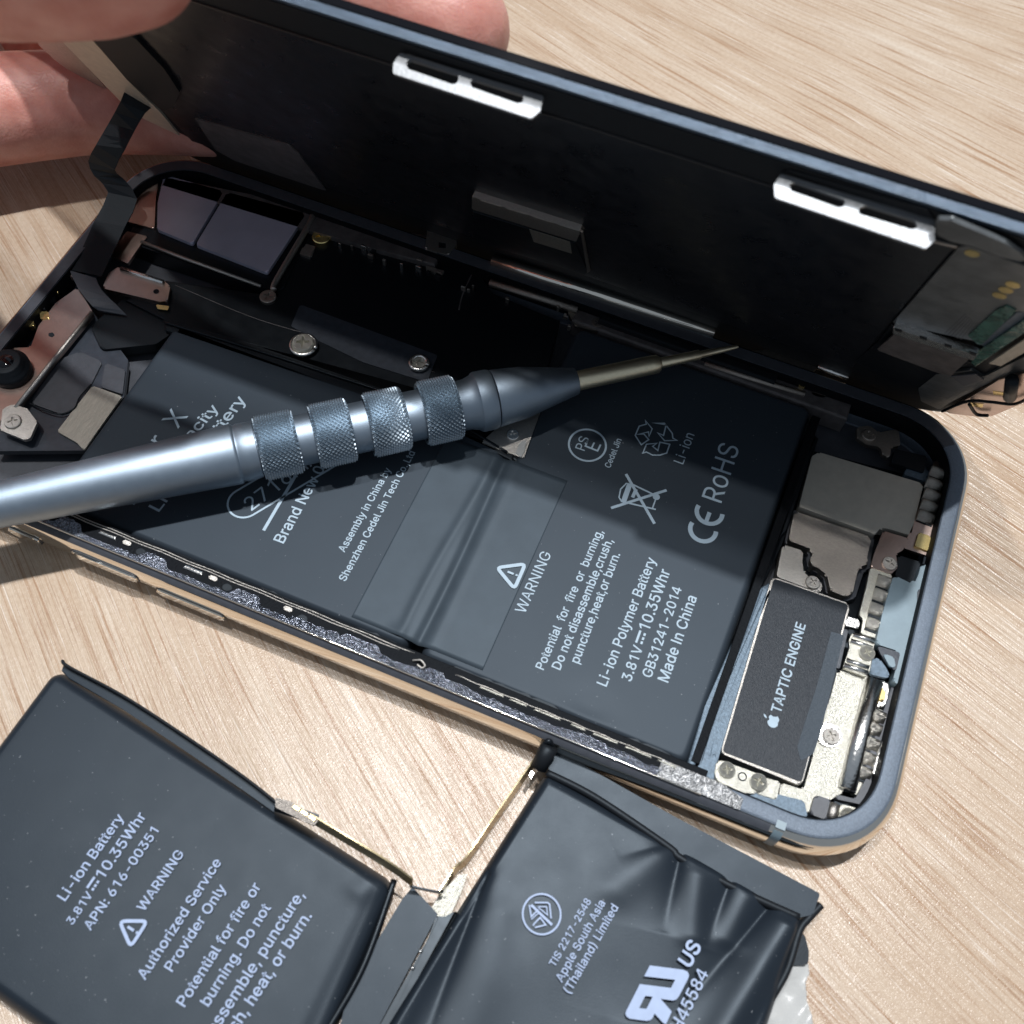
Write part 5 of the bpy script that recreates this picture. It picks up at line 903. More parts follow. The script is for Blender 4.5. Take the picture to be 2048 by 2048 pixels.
# ------------------------------------------------------------------ raised display, hinged along the far long side
DP = empty('display_assembly', D(7.1, 0, 0), 'black phone display panel held up at an angle above the phone, its back showing', 'phone screen')
va = (bpd(600, 20)[1]+bpd(1300, 236)[1]+bpd(1700, 345)[1])/3
def drr(i, r=1.0):
    x0, x1, v0, v1 = .12+i, 13.95-i, -.75+i, va-i; o = []
    for cx, cy, a in ((x1-r, v0+r, -90), (x1-r, v1-r, 0), (x0+r, v1-r, 90), (x0+r, v0+r, 180)):
        for k in range(13):
            q = math.radians(a+90*k/12); o.append((cx+r*math.cos(q), cy+r*math.sin(q)))
    return o
prism('display_frame', drr(0), -.10, 0, M['edge'], DP, f=D, bev=.02)
prism('cover_glass', drr(-.01), -.20, -.11, M['glass'], DP, f=D, bev=.03)
prism('frame_lip', drr(.03), -.11, -.10, M['flat'], DP, f=D, bev=0)
prism('display_back', drr(.06), 0, .015, M['flat'], DP, f=D, bev=0)
v0f = sum(bpd(*p)[1] for p in ((1180, 551), (1348, 608), (1696, 724)))/3
v1f = sum(bpd(*p)[1] for p in ((600, 69), (1250, 255), (1348, 310), (1540, 372)))/4
xr = bpd(1810, 609)[0]
prism('back_film', [(1.0, v0f), (xr, v0f), (xr, v1f), (.75, v1f)], .015, .04, M['disp'], DP, f=D, bev=.015)
T6 = lambda *p: Zm(600, 0, p)
T3 = lambda *p: Zm(1348, 300, p)
ZE = lambda *p: Zm(1600, 350, p, 448/1574)
def clip(outer, h1, h2):
    # a plate standing square to the panel near its free edge
    vc = bpd(*outer[1], .05)[1]; P0 = D(0, vc, 0); n = Vector((0, -DC, DS))
    def q(u, v):
        d = ray(u, v); X = CAMC+d*(n.dot(P0-CAMC)/n.dot(d))
        return (X[0], -(X-P0).dot(Vector((0, DS, DC))))
    O = [q(*p) for p in outer]; hs = [rnd([q(*p) for p in h], .08, 5) for h in (h1, h2)]
    c = prism('metal_clip', rnd(O, .03, 2), -.05, 0, M['clip'], DP, f=lambda a, b, h: D(a, vc+h, b), holes=hs)
    xs = [p[0] for p in O]
    prism('clip_foot', [(min(xs)+.08, vc-.12), (max(xs)-.08, vc-.12), (max(xs)-.08, vc-.052), (min(xs)+.08, vc-.052)], .015, .06, M['satin'], c, f=D, bev=.01)
clip(T6((515, 350), (552, 290), (1345, 528), (1325, 615), (1277, 655), (512, 405)),
     T6((588, 335), (620, 328), (880, 415), (868, 460), (840, 465), (590, 378)), T6((940, 445), (970, 440), (1235, 520), (1230, 565), (1200, 570), (945, 480)))
clip(T3((552, 190), (590, 130), (1440, 385), (1440, 500), (1390, 545), (555, 262)),
     T3((640, 185), (670, 178), (945, 275), (940, 310), (910, 318), (640, 222)), T3((1020, 320), (1060, 305), (1330, 390), (1345, 430), (1310, 438), (1020, 352)))
pd('clip_recess', T3((590, 120), (640, 110), (1400, 330), (1440, 385), (1340, 360), (900, 230)), .03, .015, M['flat'], DP, bev=0)
# connector on the lower film edge
pd('film_connector', T6((950, 1085), (1545, 1275), (1525, 1335), (948, 1155)), .13, .09, M['satin'], DP, r=.02, bev=.02)
for k in range(4):
    a = .06+k*.245; b = a+.20
    L_ = lambda f, o: (958+(1545-958)*f, 1092+(1275-1092)*f+o)
    pd('connector_window', T6(L_(a, 2), L_(b, 2), L_(b, 22), L_(a, 22)), .137, .006, M['satin'], DP, bev=.003)
pd('connector_flap', T6((955, 1170), (1520, 1345), (1590, 1500), (1575, 1520), (950, 1330)), .06, .02, M['black'], DP, bev=.01)
pd('grey_sticker', T6((1265, 1265), (1490, 1335), (1500, 1400), (1290, 1335)), .066, .004, M['nickel'], DP, bev=0)
pd('flap_ridge', T6((1545, 1275), (1560, 1285), (1600, 1500), (1585, 1510)), .08, .03, M['darknickel'], DP, bev=.01)
# right end: flex boards
pd('end_board', ZE((1115, 510), (1180, 500), (1800, 720), (1900, 1010), (1520, 955), (1420, 1050), (1240, 1170), (650, 1040)), .07, .03, M['sheen'], DP, r=.02, bev=.02)
for p in ((1208, 553), (1400, 848), (1445, 810), (1493, 772)):
    P = bpd(*ZE(p)[0], .075); pts = [(P[0]+.075*math.cos(a), P[1]+.075*math.sin(a)) for a in [i*PI/8 for i in range(16)]]
    prism('gold_contact_dot', pts, .07, .078, M['gold'], DP, f=D, bev=0)
for k in range(6):
    pd('board_trace', ZE((1015+k*22, 1110+k*9), (1160+k*12, 975+k*12), (1164+k*12, 979+k*12), (1020+k*22, 1114+k*9)), .0725, .002, M['dgrey'], DP, bev=0)
pd('green_flex', ZE((1180, 1130), (1380, 950), (1450, 920), (1520, 955), (1300, 1170), (1260, 1200)), .09, .02, M['green'], DP, r=.02, bev=.01)
pd('blue_film', ZE((1270, 1180), (1520, 965), (1800, 960), (1800, 1000), (1290, 1220)), .06, .02, M['edge'], DP, bev=.01)
pd('connector_bar', ZE((655, 1075), (1245, 1270), (1220, 1305), (650, 1115)), .17, .1, M['bright'], DP, r=.01, bev=.02)
for p in ((690, 1085), (865, 1140), (1040, 1195), (1215, 1250)):
    pd('bar_notch', ZE((p[0]-25, p[1]-8), (p[0]+25, p[1]+8), (p[0]+25, p[1]+24), (p[0]-25, p[1]+8)), .178, .01, M['flat'], DP, bev=0)
pd('flex_shield', ZE((538, 1230), (665, 1120), (1190, 1292), (1060, 1412), (950, 1385)), .14, .03, M['railgrey'], DP, r=.04, bev=.015)
pd('end_cover', ZE((380, 1310), (540, 1180), (640, 1050), (1200, 1320), (830, 1500), (600, 1440)), .05, .02, M['black'], DP, bev=.01)
pd('green_flex', ZE((1240, 1250), (1574, 1020), (1800, 900), (1800, 980), (1574, 1110), (1230, 1350), (1200, 1320)), .09, .03, M['green'], DP, bev=.01)
pd('yellow_label', ZE((1325, 1325), (1574, 1160), (1700, 1100), (1700, 1180), (1574, 1250), (1410, 1345)), .12, .02, M['cream'], DP, bev=.005)
pd('lower_board', ZE((960, 1400), (1200, 1370), (1290, 1420), (1574, 1280), (1700, 1240), (1650, 1400), (1390, 1430), (1050, 1600), (980, 1650), (850, 1590), (830, 1500)), .06, .04, M['sheen'], DP, r=.02, bev=.02)
pd('silver_end_plate', ZE((1010, 1670), (1200, 1560), (1400, 1440), (1574, 1395), (1700, 1380), (1700, 1520), (1574, 1600), (1350, 1695), (1250, 1700)), .10, .05, M['pinksteel'], DP, r=.04, bev=.03)
tube('end_pin', [D(*bpd(*p, .2), .2) for p in ZE((1490, 1440), (1475, 1560))], .085, M['flat'], DP, 14)
tube('end_wire', smoothpath([D(*bpd(*p, .16), .16) for p in ZE((1000, 1660), (1180, 1590), (1340, 1595), (1500, 1610), (1600, 1570))]), .022, M['flat'], DP, 8)
tube('end_wire', smoothpath([D(*bpd(*p, .15), .15) for p in ZE((1190, 1610), (1240, 1680), (1320, 1690))]), .025, M['flat'], DP, 8)
pd('gold_contact', ZE((1190, 1600), (1290, 1610), (1280, 1635), (1200, 1625)), .106, .01, M['gold'], DP, bev=0)
pd('gold_contact', ZE((1355, 1520), (1430, 1530), (1430, 1550), (1360, 1545)), .106, .01, M['gold'], DP, bev=0)
pd('white_adhesive', ZE((955, 315), (1060, 320), (1440, 480), (1560, 560), (1600, 620), (1400, 575), (1200, 500), (1060, 470), (960, 420)), .10, .05, M['sheen'], DP, r=.04, bev=.03)
pd('film_crease', ZE((940, 470), (1100, 505), (1110, 520), (940, 480)), .06, .02, M['satin'], DP, bev=.005)
pd('reflective_tab', ZE((1060, 1415), (1230, 1400), (1290, 1440), (1150, 1490)), .10, .02, M['dgrey'], DP, bev=.01)
# left end: sensor strip and foam
pd('foam_pad', T1((420, 100), (740, 205), (905, 380), (992, 510), (965, 580), (900, 618), (700, 440), (520, 225)), .10, .06, M['flat'], DP, r=.05, bev=.03)
pd('sensor_bracket', T1((260, 130), (480, 190), (545, 260), (705, 445), (890, 625), (1065, 845), (940, 780), (660, 555), (330, 215)), .05, .04, M['creamsteel'], DP, r=.02, bev=.01)
sgp = T1((190, 190), (330, 205), (570, 470), (590, 500), (480, 440), (375, 385), (300, 330), (215, 250))
pd('earpiece_plate', sgp, -.12, .03, M['satin'], DP, r=.02, bev=.01)
pd('grey_display_patch', T1((1075, 655), (1590, 800), (1650, 850), (1800, 1055), (1300, 890), (1190, 830)), .06, .02, M['railgrey'], DP, r=.03, bev=.01)  # flat grey patch on the display back
# flex ribbon from the display down into the phone
def ribbon(name, L, R_, mt, parent, th=.015, n=2):
    A, B = smoothpath(L, n), smoothpath(R_, n); V, F = [], []
    for a, b in zip(A, B):
        t = Vector((0, 0, -th)); V += [a, b, b+t, a+t]
    for i in range(len(A)-1):
        for k in range(4): F.append((4*i+k, 4*i+(k+1) % 4, 4*i+4+(k+1) % 4, 4*i+4+k))
    F += [(3, 2, 1, 0), tuple(len(V)-4+k for k in range(4))]
    return mk(name, V, F, mt, parent)
P = bpd(*T1((680, 520))[0], .06); zD = D(P[0], P[1], .06)[2]
P2 = bpd(*T1((815, 600))[0], .06); zE = D(P2[0], P2[1], .06)[2]
Lp = T1((700, 470), (665, 560), (600, 680), (530, 800), (487, 890), (520, 970), (597, 1062), (520, 1220), (450, 1380), (383, 1488))
Rp = T1((840, 590), (800, 620), (740, 720), (690, 820), (632, 935), (680, 985), (757, 1098), (690, 1250), (620, 1400), (560, 1525))
Lz = [zD+.1, zD, zD-.4, 1.7, 1.35, 1.15, .95, .80, .72, .66]
ribbon('flex_ribbon', [bp(u, v, z) for (u, v), z in zip(Lp, Lz)], [bp(u, v, z) for (u, v), z in zip(Rp, [min(z, zE+.05) if i < 2 else z for i, z in enumerate(Lz)])], M['flat'], DP)
ribbon('flex_ribbon', [bp(u, v, z) for (u, v), z in zip(T1((385, 1492), (430, 1590), (510, 1690), (560, 1720)), (.67, .66, .58, .5))],
       [bp(u, v, z) for (u, v), z in zip(T1((530, 1535), (560, 1600), (640, 1680), (700, 1740)), (.67, .66, .58, .5))], M['dgrey'], DP)

# ------------------------------------------------------------------ precision screwdriver across the phone
S0 = bp(0, 1009, 1.22); S1 = bp(1476, 693, .96); sd = (S1-S0).normalized()
def proj(P):
    d = P-CAMC; z = RZ.dot(d); return (1024+FPX*RX.dot(d)/z, 1024+FPX*RY.dot(d)/z, z)
def at_px(px):
    lo, hi = -20., 30.
    for _ in range(50):
        m_ = (lo+hi)/2
        if proj(S0+sd*m_)[0] < px: lo = m_
        else: hi = m_
    return lo
def rad(px, wpx): t = at_px(px); return wpx/2*proj(S0+sd*t)[2]/FPX
SD = empty('precision_screwdriver', S0+sd*4, 'slim blue-grey metal screwdriver with four knurled bands lying across the open phone', 'screwdriver')
na = sd.cross(Vector((0, 0, 1))).normalized(); nb = na.cross(sd).normalized()
def lathe(name, prof, mt, parent, n=56):
    V, F = [], []
    for t, r in prof:
        for k in range(n): q = 2*PI*k/n; V.append(S0+sd*t+na*math.cos(q)*r+nb*math.sin(q)*r)
    for i in range(len(prof)-1):
        for k in range(n): F.append((i*n+k, i*n+(k+1) % n, (i+1)*n+(k+1) % n, (i+1)*n+k))
    F += [tuple(range(n))[::-1], tuple((len(prof)-1)*n+k for k in range(n))]
    o = mk(name, V, F, mt, parent, smooth=True)
    try: o.data.set_sharp_from_angle(angle=math.radians(35))
    except Exception: pass
    return o
def PR(*l): return [(at_px(p), rad(p, w_)) for p, w_ in l]
t0 = at_px(0)
rk = rad(550, 128)
handle = lathe('handle', [(t0-4.2, rad(0, 80)), (t0-4, rad(0, 86)), (t0, rad(0, 93))]+PR((240, 108), (470, 123), (474, 121), (477, 115), (481, 115), (484, 118), (500, 117), (515, 113), (516, 104), (920, 100), (935, 102), (950, 112), (953, 119)), M['tool'], SD)
lathe('collar', PR((952, 104), (953, 119), (957, 122), (980, 121), (985, 118), (986, 100)), M['tool'], SD)
lathe('nose_cone', PR((986, 90), (988, 113), (991, 116), (1045, 104), (1100, 78), (1149, 55), (1152, 52), (1152.5, 38)), M['tool'], SD)
lathe('shaft', PR((1150, 38), (1154, 40), (1300, 38), (1314, 37), (1319, 29), (1320, 16)), M['brass'], SD, 32)
tp = PR((1318, 20), (1322, 22), (1398, 20), (1402, 15), (1440, 12), (1470, 8), (1476, 5))
lathe('bit', tp, M['brass'], SD, 20)
def knurl(a, b, parent):
    ta, tb_ = at_px(a), at_px(b); R_ = rad((a+b)/2, 124); am = .030
    NC = 40; n = NC*4; L_ = tb_-ta; pitch = 2*PI*R_/NC; m_ = int(L_/pitch*4)
    V, F = [], []
    R2 = R_-.05
    for i in range(m_+1):
        t = ta+L_*i/m_
        for k in range(n):
            q = 2*PI*k/n; s = q*R_
            u = (s+t-ta)/pitch; v = (s-t+ta)/pitch
            tri = lambda x: 1-abs(2*(x % 1)-1)
            h = min(tri(u), tri(v))
            e = min(i, m_-i)/m_*L_; ch = max(0, .04-e)*.8
            r = R_+am*(h*1.6-.4)-ch
            V.append(S0+sd*t+na*math.cos(q)*r+nb*math.sin(q)*r)
    for i in range(m_):
        for k in range(n): F.append((i*n+k, i*n+(k+1) % n, (i+1)*n+(k+1) % n, (i+1)*n+k))
    for base, t, fl in ((0, ta, True), (m_*n, tb_, False)):
        c0 = len(V)
        for k in range(n): q = 2*PI*k/n; V.append(S0+sd*t+na*math.cos(q)*R2+nb*math.sin(q)*R2)
        for k in range(n):
            f = (base+k, base+(k+1) % n, c0+(k+1) % n, c0+k); F.append(f[::-1] if fl else f)
    return mk('knurled_band', V, F, M['knurl'], parent)
for a, b in ((518, 596), (628, 703), (736, 811), (843, 914)): knurl(a, b, handle)

# ------------------------------------------------------------------ removed battery in front
OB = empty('removed_battery', (9.2, -3, 0), 'old black wrinkled two-cell battery lying on the wood in front of the phone', 'battery')
oz = .42
def seg(u, v, a, b, s):
    ax, ay = a; bx, by = b; dx, dy = bx-ax, by-ay; t = max(0, min(1, ((u-ax)*dx+(v-ay)*dy)/(dx*dx+dy*dy)))
    return math.exp(-(((u-ax-t*dx)**2+(v-ay-t*dy)**2)/s**2))
wl = lambda u, v: .012*seg(u, v, (.93, .9), (.99, .98), .03)-.03*seg(u, v, (.96, .0), (.97, .95), .02)+.01*math.sin(u*4+v*3)
oL = pouch('battery_cell', [(3.45, -4.85), (8.98, -5.6), bp(*Zm(0, 1248, [(1925, 1262)], 800/1932)[0], .10), bp(*Zm(0, 1248, [(296, 222)], 800/1932)[0], .10)], oz, M['oldcell'], OB, er=.20, rc=.22, wr=wl, side=.06)
def crease(u, v, a, b, s, k=1.0):          # sharp fold that fades along its length and is steeper on one side
    ax, ay = a; bx, by = b; dx, dy = bx-ax, by-ay; L2 = dx*dx+dy*dy; t = max(-.05, min(1, ((u-ax)*dx+(v-ay)*dy)/L2))
    qx, qy = u-ax-t*dx, v-ay-t*dy; d = math.hypot(qx, qy); side = 1 if qx*dy-qy*dx > 0 else -1
    w_ = s*(.45+.9*max(t, 0))*(1.0 if side > 0 else .5)
    return (1-max(t, 0))**.7*k*math.exp(-math.sqrt((d/w_)**2+.03)+.173)
def wr(u, v):
    z = -.085*crease(u, v, (.535, 1.0), (.60, .62), .05)+.04*seg(u, v, (.62, .90), (.69, .66), .05)
    z += -.04*crease(u, v, (.50, .985), (.36, .83), .05)+.03*seg(u, v, (.47, .90), (.40, .72), .07)
    z += -.07*crease(u, v, (.725, .985), (.735, .62), .05)+.035*seg(u, v, (.80, .92), (.80, .70), .05)
    z += -.10*crease(u, v, (.875, .95), (.72, .20), .07)+.08*seg(u, v, (.945, .88), (.86, .1), .06)
    z += -.06*crease(u, v, (1.0, .93), (.93, .0), .05)
    z += -.09*crease(u, v, (.03, .58), (.16, -.1), .05)+.05*seg(u, v, (.0, .45), (.05, .0), .035)+.02*seg(u, v, (.12, .50), (.24, .05), .06)
    z += -.03*crease(u, v, (.28, .985), (.55, .965), .03)
    z += .012*math.sin(5*u+2)*math.sin(4*v+1)+.006*math.sin(17*u+3*v)*math.sin(11*v+u*5)
    return z
oR = pouch('battery_cell', [bp(*Zm(700, 1348, [(60, 2150)])[0], .08), bp(*Zm(1348, 1348, [(400, 2250)])[0], .08), bp(*Zm(1348, 1348, [(700, 1362)])[0], .08), bp(*Zm(700, 1348, [(1078, 545)])[0], .08)], oz, M['oldcell'], OB, er=.16, rc=.12, wr=wr, side=.05, nx=150, ny=150)
T8 = lambda *p: Zm(700, 1348, p)
TL = lambda *p: Zm(0, 1248, p, 800/1932)
pz('sealed_flange', T8((1090, 470), (1130, 430))+[(1135, 1512)]+T4((0, 785), (808, 1212), (765, 1330), (690, 1345), (340, 1175), (0, 975))+T8((1100, 545)), .36, .03, M['oldcell'], OB, r=.03, bev=.01)
tube('flange_fold', smoothpath([bp(*p, .37) for p in T8((1085, 545), (1350, 680), (1750, 950))+T4((40, 1020), (350, 1190), (690, 1345))]), .05, M['flat'], OB, 10)
tube('flange_fold', smoothpath([bp(*p, .30) for p in T4((810, 1275), (740, 1350), (690, 1420), (620, 1640), (500, 1850), (440, 1990))]), .05, M['flat'], OB, 10)
pz('sealed_flange', T8((345, 1175), (485, 1325), (420, 1450), (160, 1940), (60, 2120), (-100, 2120), (0, 1720), (290, 1240)), .27, .03, M['oldcell'], OB, r=.02, bev=.01)
pz('glossy_seam', T8((478, 1335), (520, 1340), (600, 1300), (330, 1760), (200, 1960), (60, 2120), (20, 2120), (170, 1930), (430, 1460)), .34, .1, M['black'], OB, r=.02, bev=.03)
for p in ((390, 1528), (345, 1622)):
    P = bp(*T8(p)[0], .35); tube('rivet', [P, P+Vector((0, 0, .02))], .025, M['bright'], OB, 10)
tube('top_seam', smoothpath([bp(*p, .46) for p in TL((303, 180), (340, 212), (600, 352), (900, 547), (1180, 742), (1340, 868))]), .022, M['flat'], OB, 8, flat=2.4)
pz('seam_flange', TL((308, 190), (345, 212), (600, 350), (900, 545), (1180, 740), (1335, 862), (1325, 915), (1170, 800), (890, 610), (590, 410), (330, 262), (296, 225)), .40, .03, M['oldcell'], OB, bev=.012)
tube('lower_seam', smoothpath([bp(*p, .30) for p in TL((-40, 1730), (60, 1800), (200, 1900), (300, 1960))]), .045, M['flat'], OB, 8)
tube('edge_bead', smoothpath([bp(*p, .30) for p in TL((1905, 1235), (1760, 1640), (1600, 1930), (1500, 2080))]), .04, M['black'], OB, 8)
def wall(name, px, z0, z1, mt, parent, lean=(0, 0), th=.02, n=8):
    A = smoothpath([bp(*p, zz) for p, zz in zip(px, z0 if isinstance(z0, (list, tuple)) else [z0]*len(px))], n); V, F = [], []
    h = z1
    for i, a in enumerate(A):
        t = (A[min(i+1, len(A)-1)]-A[max(i-1, 0)]); nn = Vector((-t[1], t[0], 0)).normalized()*th
        top = a+Vector((lean[0], lean[1], h)); V += [a, top, top+nn, a+nn]
    for i in range(len(A)-1):
        for k in range(4): F.append((4*i+k, 4*i+4+k, 4*i+4+(k+1) % 4, 4*i+(k+1) % 4))
    F += [(0, 1, 2, 3), tuple(len(V)-1-k for k in range(4))]
    return mk(name, V, F, mt, parent)
wall('flex_strip', TL((1500, 960), (1700, 1080), (1880, 1190), (1990, 1270)), [.62, .60, .56, .50], .16, M['flexgold'], OB, lean=(-.02, .06))
wall('flex_strip', T8((330, 1180), (480, 1212), (520, 1205)), [.40, .34, .3], .10, M['black'], OB)
wall('flex_strip', T8((500, 1240), (590, 1100), (650, 1045), (800, 830), (1000, 540), (1045, 480)), [.10, .10, .12, .14, .2, .25], .22, M['flexgold'], OB, lean=(-.03, .02))
pz('flex_tail', T8((450, 1290), (500, 1210), (600, 1110), (650, 1100), (620, 1190), (560, 1320), (510, 1380)), .16, .02, M['nickel'], OB, r=.02, bev=.005)
tube('flex_sleeve', [bp(*p, zz) for p, zz in zip(T8((1105, 400), (1070, 460), (1040, 520)), (.62, .5, .42))], .11, M['flat'], OB, 14)
tube('flex_sleeve', smoothpath([bp(*p, zz) for p, zz in zip(T8((1030, 470), (1060, 400), (1100, 370), (1125, 420)), (.3, .55, .65, .5))]), .035, M['black'], OB, 8)
pz('white_flex_end', T8((985, 560), (1000, 530), (1020, 545), (1000, 580)), .42, .03, M['bright'], OB, bev=.005)
wall('connector_plate', TL((1325, 905), (1400, 930), (1530, 975)), .58, .14, M['black'], OB, lean=(.0, .05), th=.06)
pz('connector_cap', TL((1330, 838), (1400, 855), (1545, 942), (1515, 975), (1330, 885)), .76, .04, M['darknickel'], OB, r=.01, bev=.01)
for k in range(3):
    a = (1420+k*38, 872+k*24); pz('connector_pin', TL(a, (a[0]+30, a[1]+18), (a[0]+22, a[1]+32), (a[0]-8, a[1]+14)), .775, .015, M['gold'], OB, bev=.003)
ol = oz+.022
zL = lambda x, y: ol+.002
text('Li-ion Battery', TL((315, 1340))[0], TL((602, 935))[0], ol, oL, 'ink2')
vline(TL((350, 1455))[0], TL((708, 928))[0], .28, .42, ol, oL, 'ink2')
text('APN: 616-00351', TL((437, 1482))[0], TL((768, 1000))[0], ol, oL, 'ink2')
warn(TL((570, 1430), (720, 1430), (630, 1570)), (60, -90), ol, oL, 'ink2', .04)
text('WARNING', TL((695, 1392))[0], TL((890, 1110))[0], ol, oL, 'ink2')
text('Authorized Service', TL((700, 1722))[0], TL((1072, 1150))[0], ol, oL, 'ink2')
text('Provider Only', TL((832, 1682))[0], TL((1095, 1275))[0], ol, oL, 'ink2')
text('Potential for fire or', TL((892, 1852))[0], TL((1262, 1268))[0], ol, oL, 'ink2')
text('burning. Do not', TL((1007, 1850))[0], TL((1310, 1370))[0], ol, oL, 'ink2')
text('disassemble, puncture,', TL((970, 2090))[0], TL((1472, 1310))[0], ol, oL, 'ink2')
text('crush, heat, or burn.', TL((1065, 2090))[0], TL((1508, 1410))[0], ol, oL, 'ink2')
rl = oz+.035
text('TIS 2217-2548', T8((1130, 1620))[0], T8((1332, 1255))[0], rl, oR, 'ink2')
text('Apple South Asia', T8((1170, 1705))[0], T8((1410, 1265))[0], rl, oR, 'ink2')
text('(Thailand) Limited', T8((1215, 1768))[0], T8((1482, 1290))[0], rl, oR, 'ink2')
ZU = lambda *p: Zm(1150, 1840, p, 300/1932)
text('US', ZU((1478, 625))[0], ZU((1632, 340))[0], rl+.03, oR, 'ink2', bold=.022)
text('MH45584', ZU((1270, 1632))[0], ZU((1722, 690))[0], rl+.03, oR, 'ink2')
c = T8((1058, 1325))[0]; d1 = (12, -20); s = Sym(c, (c[0]+12, c[1]-20), rl, 1); s.arc(0, 0, .225, 0, 360, .022, 48)
def ppx(s, pts, w_, closed=False, z=rl, c=c): s.stroke(px2loc(c, (c[0]+12, c[1]-20), z, 1, pts), w_, closed)
ppx(s, T8((1000, 1275), (1115, 1385)), .03)
ppx(s, T8((1020, 1262), (1090, 1262), (1102, 1272), (1110, 1350)), .018)
ppx(s, T8((1035, 1285), (1085, 1285), (1090, 1330), (1035, 1285)), .014)
ppx(s, T8((990, 1275), (1000, 1340), (1040, 1300)), .018)
ppx(s, T8((1010, 1390), (1020, 1375), (1050, 1345), (1080, 1385), (1020, 1400)), .018)
ppx(s, T8((1000, 1355), (1040, 1320)), .014)
s.done(oR, 'standards_emblem', 'ink2')
from mathutils.geometry import tessellate_polygon
uo = [bp(*p, rl+.02) for p in ZU((965, 585), (1390, 640), (1450, 665), (1470, 710), (1455, 760), (1340, 980), (1310, 1020), (1265, 1038), (1105, 1015), (1245, 1180), (1170, 1345), (1130, 1320), (1025, 1205), (1000, 1260), (970, 1290), (920, 1300), (700, 1270), (660, 1240), (650, 1200), (660, 1170), (835, 825), (1235, 875), (1290, 770), (890, 725))]
uh = [bp(*p, rl+.02) for p in ZU((905, 978), (1000, 988), (920, 1145), (825, 1135))]
mk('component_mark', uo+uh, [tuple(t) for t in tessellate_polygon([uo, uh])], M['ink2'], oR)
# black pull tab and film lying under it
tab = pz('pull_tab', T4((690, 1405), (725, 1450), (745, 1530), (742, 1603), (640, 1610), (560, 1560)), .20, .03, M['flat'], OB, r=.05, bev=.01)

def film():
    o = [bp(*p, .08) for p in T4((560, 1640), (640, 1600), (738, 1598), (745, 1650), (722, 1700), (735, 1800), (775, 1950), (800, 2050), (350, 2050), (450, 1800))]
    x0 = min(p[0] for p in o); x1 = max(p[0] for p in o); y0 = min(p[1] for p in o); y1 = max(p[1] for p in o)
    bm = bmesh.new(); n = 70
    def inside(x, y):
        c = False
        for k in range(len(o)):
            a, b = o[k], o[k-1]
            if (a[1] > y) != (b[1] > y) and x < (b[0]-a[0])*(y-a[1])/(b[1]-a[1])+a[0]: c = not c
        return c
    G = {}
    def gv(i, j):
        if (i, j) not in G:
            x = x0+(x1-x0)*i/n; y = y0+(y1-y0)*j/n
            G[i, j] = bm.verts.new((x, y, .10+.05*math.sin(x*5+y*3)*math.sin(y*7-x*2)+.03*math.sin(y*9-x*13+math.sin(x*6)*2)*math.sin(x*7)))
        return G[i, j]
    for i in range(n):
        for j in range(n):
            if inside(x0+(x1-x0)*(i+.5)/n, y0+(y1-y0)*(j+.5)/n): bm.faces.new((gv(i, j), gv(i+1, j), gv(i+1, j+1), gv(i, j+1)))
    r = bmesh.ops.extrude_face_region(bm, geom=bm.faces[:])
    bmesh.ops.translate(bm, verts=[g for g in r['geom'] if isinstance(g, bmesh.types.BMVert)], vec=(0, 0, -.01))
    ob = frombm('plastic_film', bm, M['white'], None, smooth=True)
    return setp(ob, 'crumpled white translucent plastic film under the lower right end of the old battery', 'plastic film')
film()

# ------------------------------------------------------------------ hand holding the display
SPH = []
_n = 14; _m = 8
_sv = [(0, 0, 1)]+[(math.sin(PI*a/_m)*math.cos(2*PI*b/_n), math.sin(PI*a/_m)*math.sin(2*PI*b/_n), math.cos(PI*a/_m)) for a in range(1, _m) for b in range(_n)]+[(0, 0, -1)]
_sf = [(0, 1+b, 1+(b+1) % _n) for b in range(_n)]
for a in range(_m-2): _sf += [(1+a*_n+b, 1+(a+1)*_n+b, 1+(a+1)*_n+(b+1) % _n, 1+a*_n+(b+1) % _n) for b in range(_n)]
_l = len(_sv)-1; _sf += [(_l, _l-_n+(b+1) % _n, _l-_n+b) for b in range(_n)]
HV, HF = [], []
def blob(bm, pts):
    # overlapping spheres along a tapered chain
    for (p, r), (q, s_) in zip(pts, pts[1:]):
        p, q = Vector(p), Vector(q); k = max(2, int((q-p).length/.12))
        for i in range(k+1):
            t = i/k; c = p.lerp(q, t); rr = r*(1-t)+s_*t; o = len(HV)
            HV.extend([(c[0]+x*rr, c[1]+y*rr, c[2]+z*rr) for x, y, z in _sv]); HF.extend([tuple(o+i_ for i_ in f) for f in _sf])
HB = None
def onD(u, v, w_): x, y = bpd(u, v, w_); return D(x, y, w_)
# thumb on the film side, lying towards the right
blob(HB, [(onD(250, -100, .74), .70), (onD(170, -104, .84), .80), (onD(40, -100, 1.0), .82), (onD(-90, -100, 1.1), .84), (onD(-260, -120, 1.1), 1.0), (onD(-520, -180, .7), 1.25), (onD(-760, -160, -.4), 1.6)])
# index finger on the glass side, its tip showing above the top edge
blob(HB, [(onD(900, 62, -.95), .74), (onD(800, 20, -.98), .80), (onD(650, -60, -1.0), .82), (onD(450, -140, -1.1), .88), (onD(150, -170, -1.6), .95), (onD(-200, -120, -1.9), 1.1), (onD(-560, -60, -1.8), 1.5)])
# middle finger behind the left edge
blob(HB, [(onD(520, 130, -1.2), .70), (onD(330, 130, -1.25), .78), (onD(120, 125, -1.3), .86), (onD(-120, 110, -1.4), .92), (onD(-420, 70, -1.5), 1.3)])
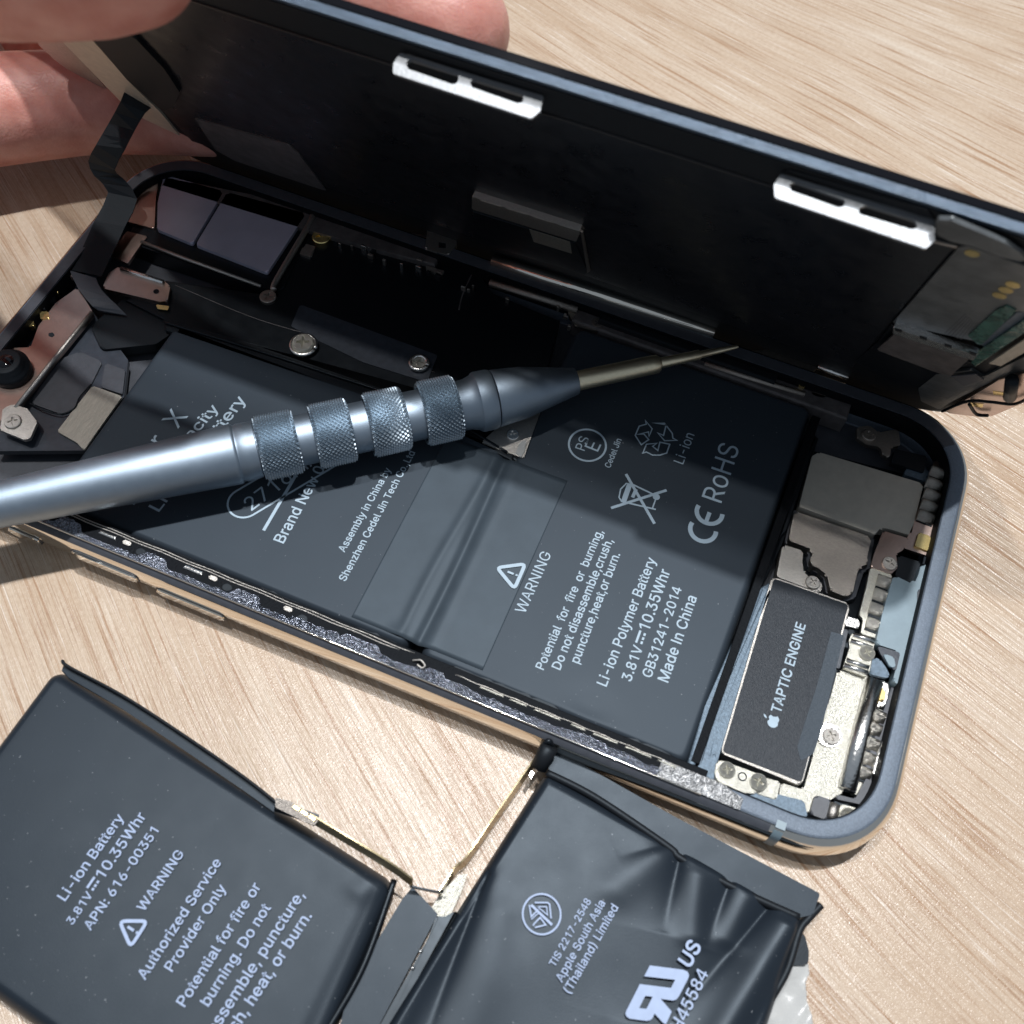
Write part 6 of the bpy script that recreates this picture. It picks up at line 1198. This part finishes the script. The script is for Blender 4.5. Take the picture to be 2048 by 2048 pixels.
# ring finger curled beneath it, resting on the table
blob(HB, [(bp(470, 240, 1.2), .62), (bp(330, 222, 1.15), .72), (bp(170, 205, 1.2), .84), (bp(40, 215, 1.25), .88), (bp(-150, 235, 1.35), .92), (bp(-420, 220, 1.7), 1.2)])
blob(HB, [(onD(-420, 40, -1.3), 1.4), (onD(-650, 40, -1.0), 1.9), (onD(-1000, 60, -.8), 2.3), (onD(-1500, 100, -.6), 2.4)])
hm = bpy.data.meshes.new('h'); hm.from_pydata(HV, [], HF); hm.update()
ho = bpy.data.objects.new('h', hm); S.collection.objects.link(ho)
md = ho.modifiers.new('r', 'REMESH'); md.mode = 'VOXEL'; md.voxel_size = .075
sm = ho.modifiers.new('s', 'SMOOTH'); sm.iterations = 10; sm.factor = .6
dg = bpy.context.evaluated_depsgraph_get(); hme = bpy.data.meshes.new_from_object(ho.evaluated_get(dg))
bpy.data.objects.remove(ho)
vv = [v.co.copy() for v in hme.vertices]; ff = [tuple(p.vertices) for p in hme.polygons]
hand = mk('person', vv, ff, M['skin'], None, smooth=True)
setp(hand, 'bare hand pinching the raised display between thumb and fingers at upper left', 'person')
# thumb nail: a curved plate on the viewer's side
def nail():
    c = onD(245, -92, .74); ax = (onD(250, -100, .74)-onD(170, -104, .84)).normalized()
    up = (CAMC-c).normalized(); up = (up-ax*up.dot(ax)).normalized()
    sd_ = ax.cross(up).normalized(); phi = .95 if sd_.dot(RY) < 0 else -.95; V, F = [], []; nx, ny = 14, 14; R_ = .76
    for j in range(ny+1):
        for i in range(nx+1):
            a = (i/nx-.5)*1.5; t = (j/ny-.5)
            wd = 1-.25*max(0, abs(t)*2-.6)
            q = a*wd+phi
            V.append(c+ax*(t*1.15+.1)+(up*math.cos(q)+sd_*math.sin(q))*R_*1.0)
    for j in range(ny):
        for i in range(nx): F.append((j*(nx+1)+i, j*(nx+1)+i+1, (j+1)*(nx+1)+i+1, (j+1)*(nx+1)+i))
    return mk('thumb_nail', V, F, M['nail'], hand, smooth=True)
nail()
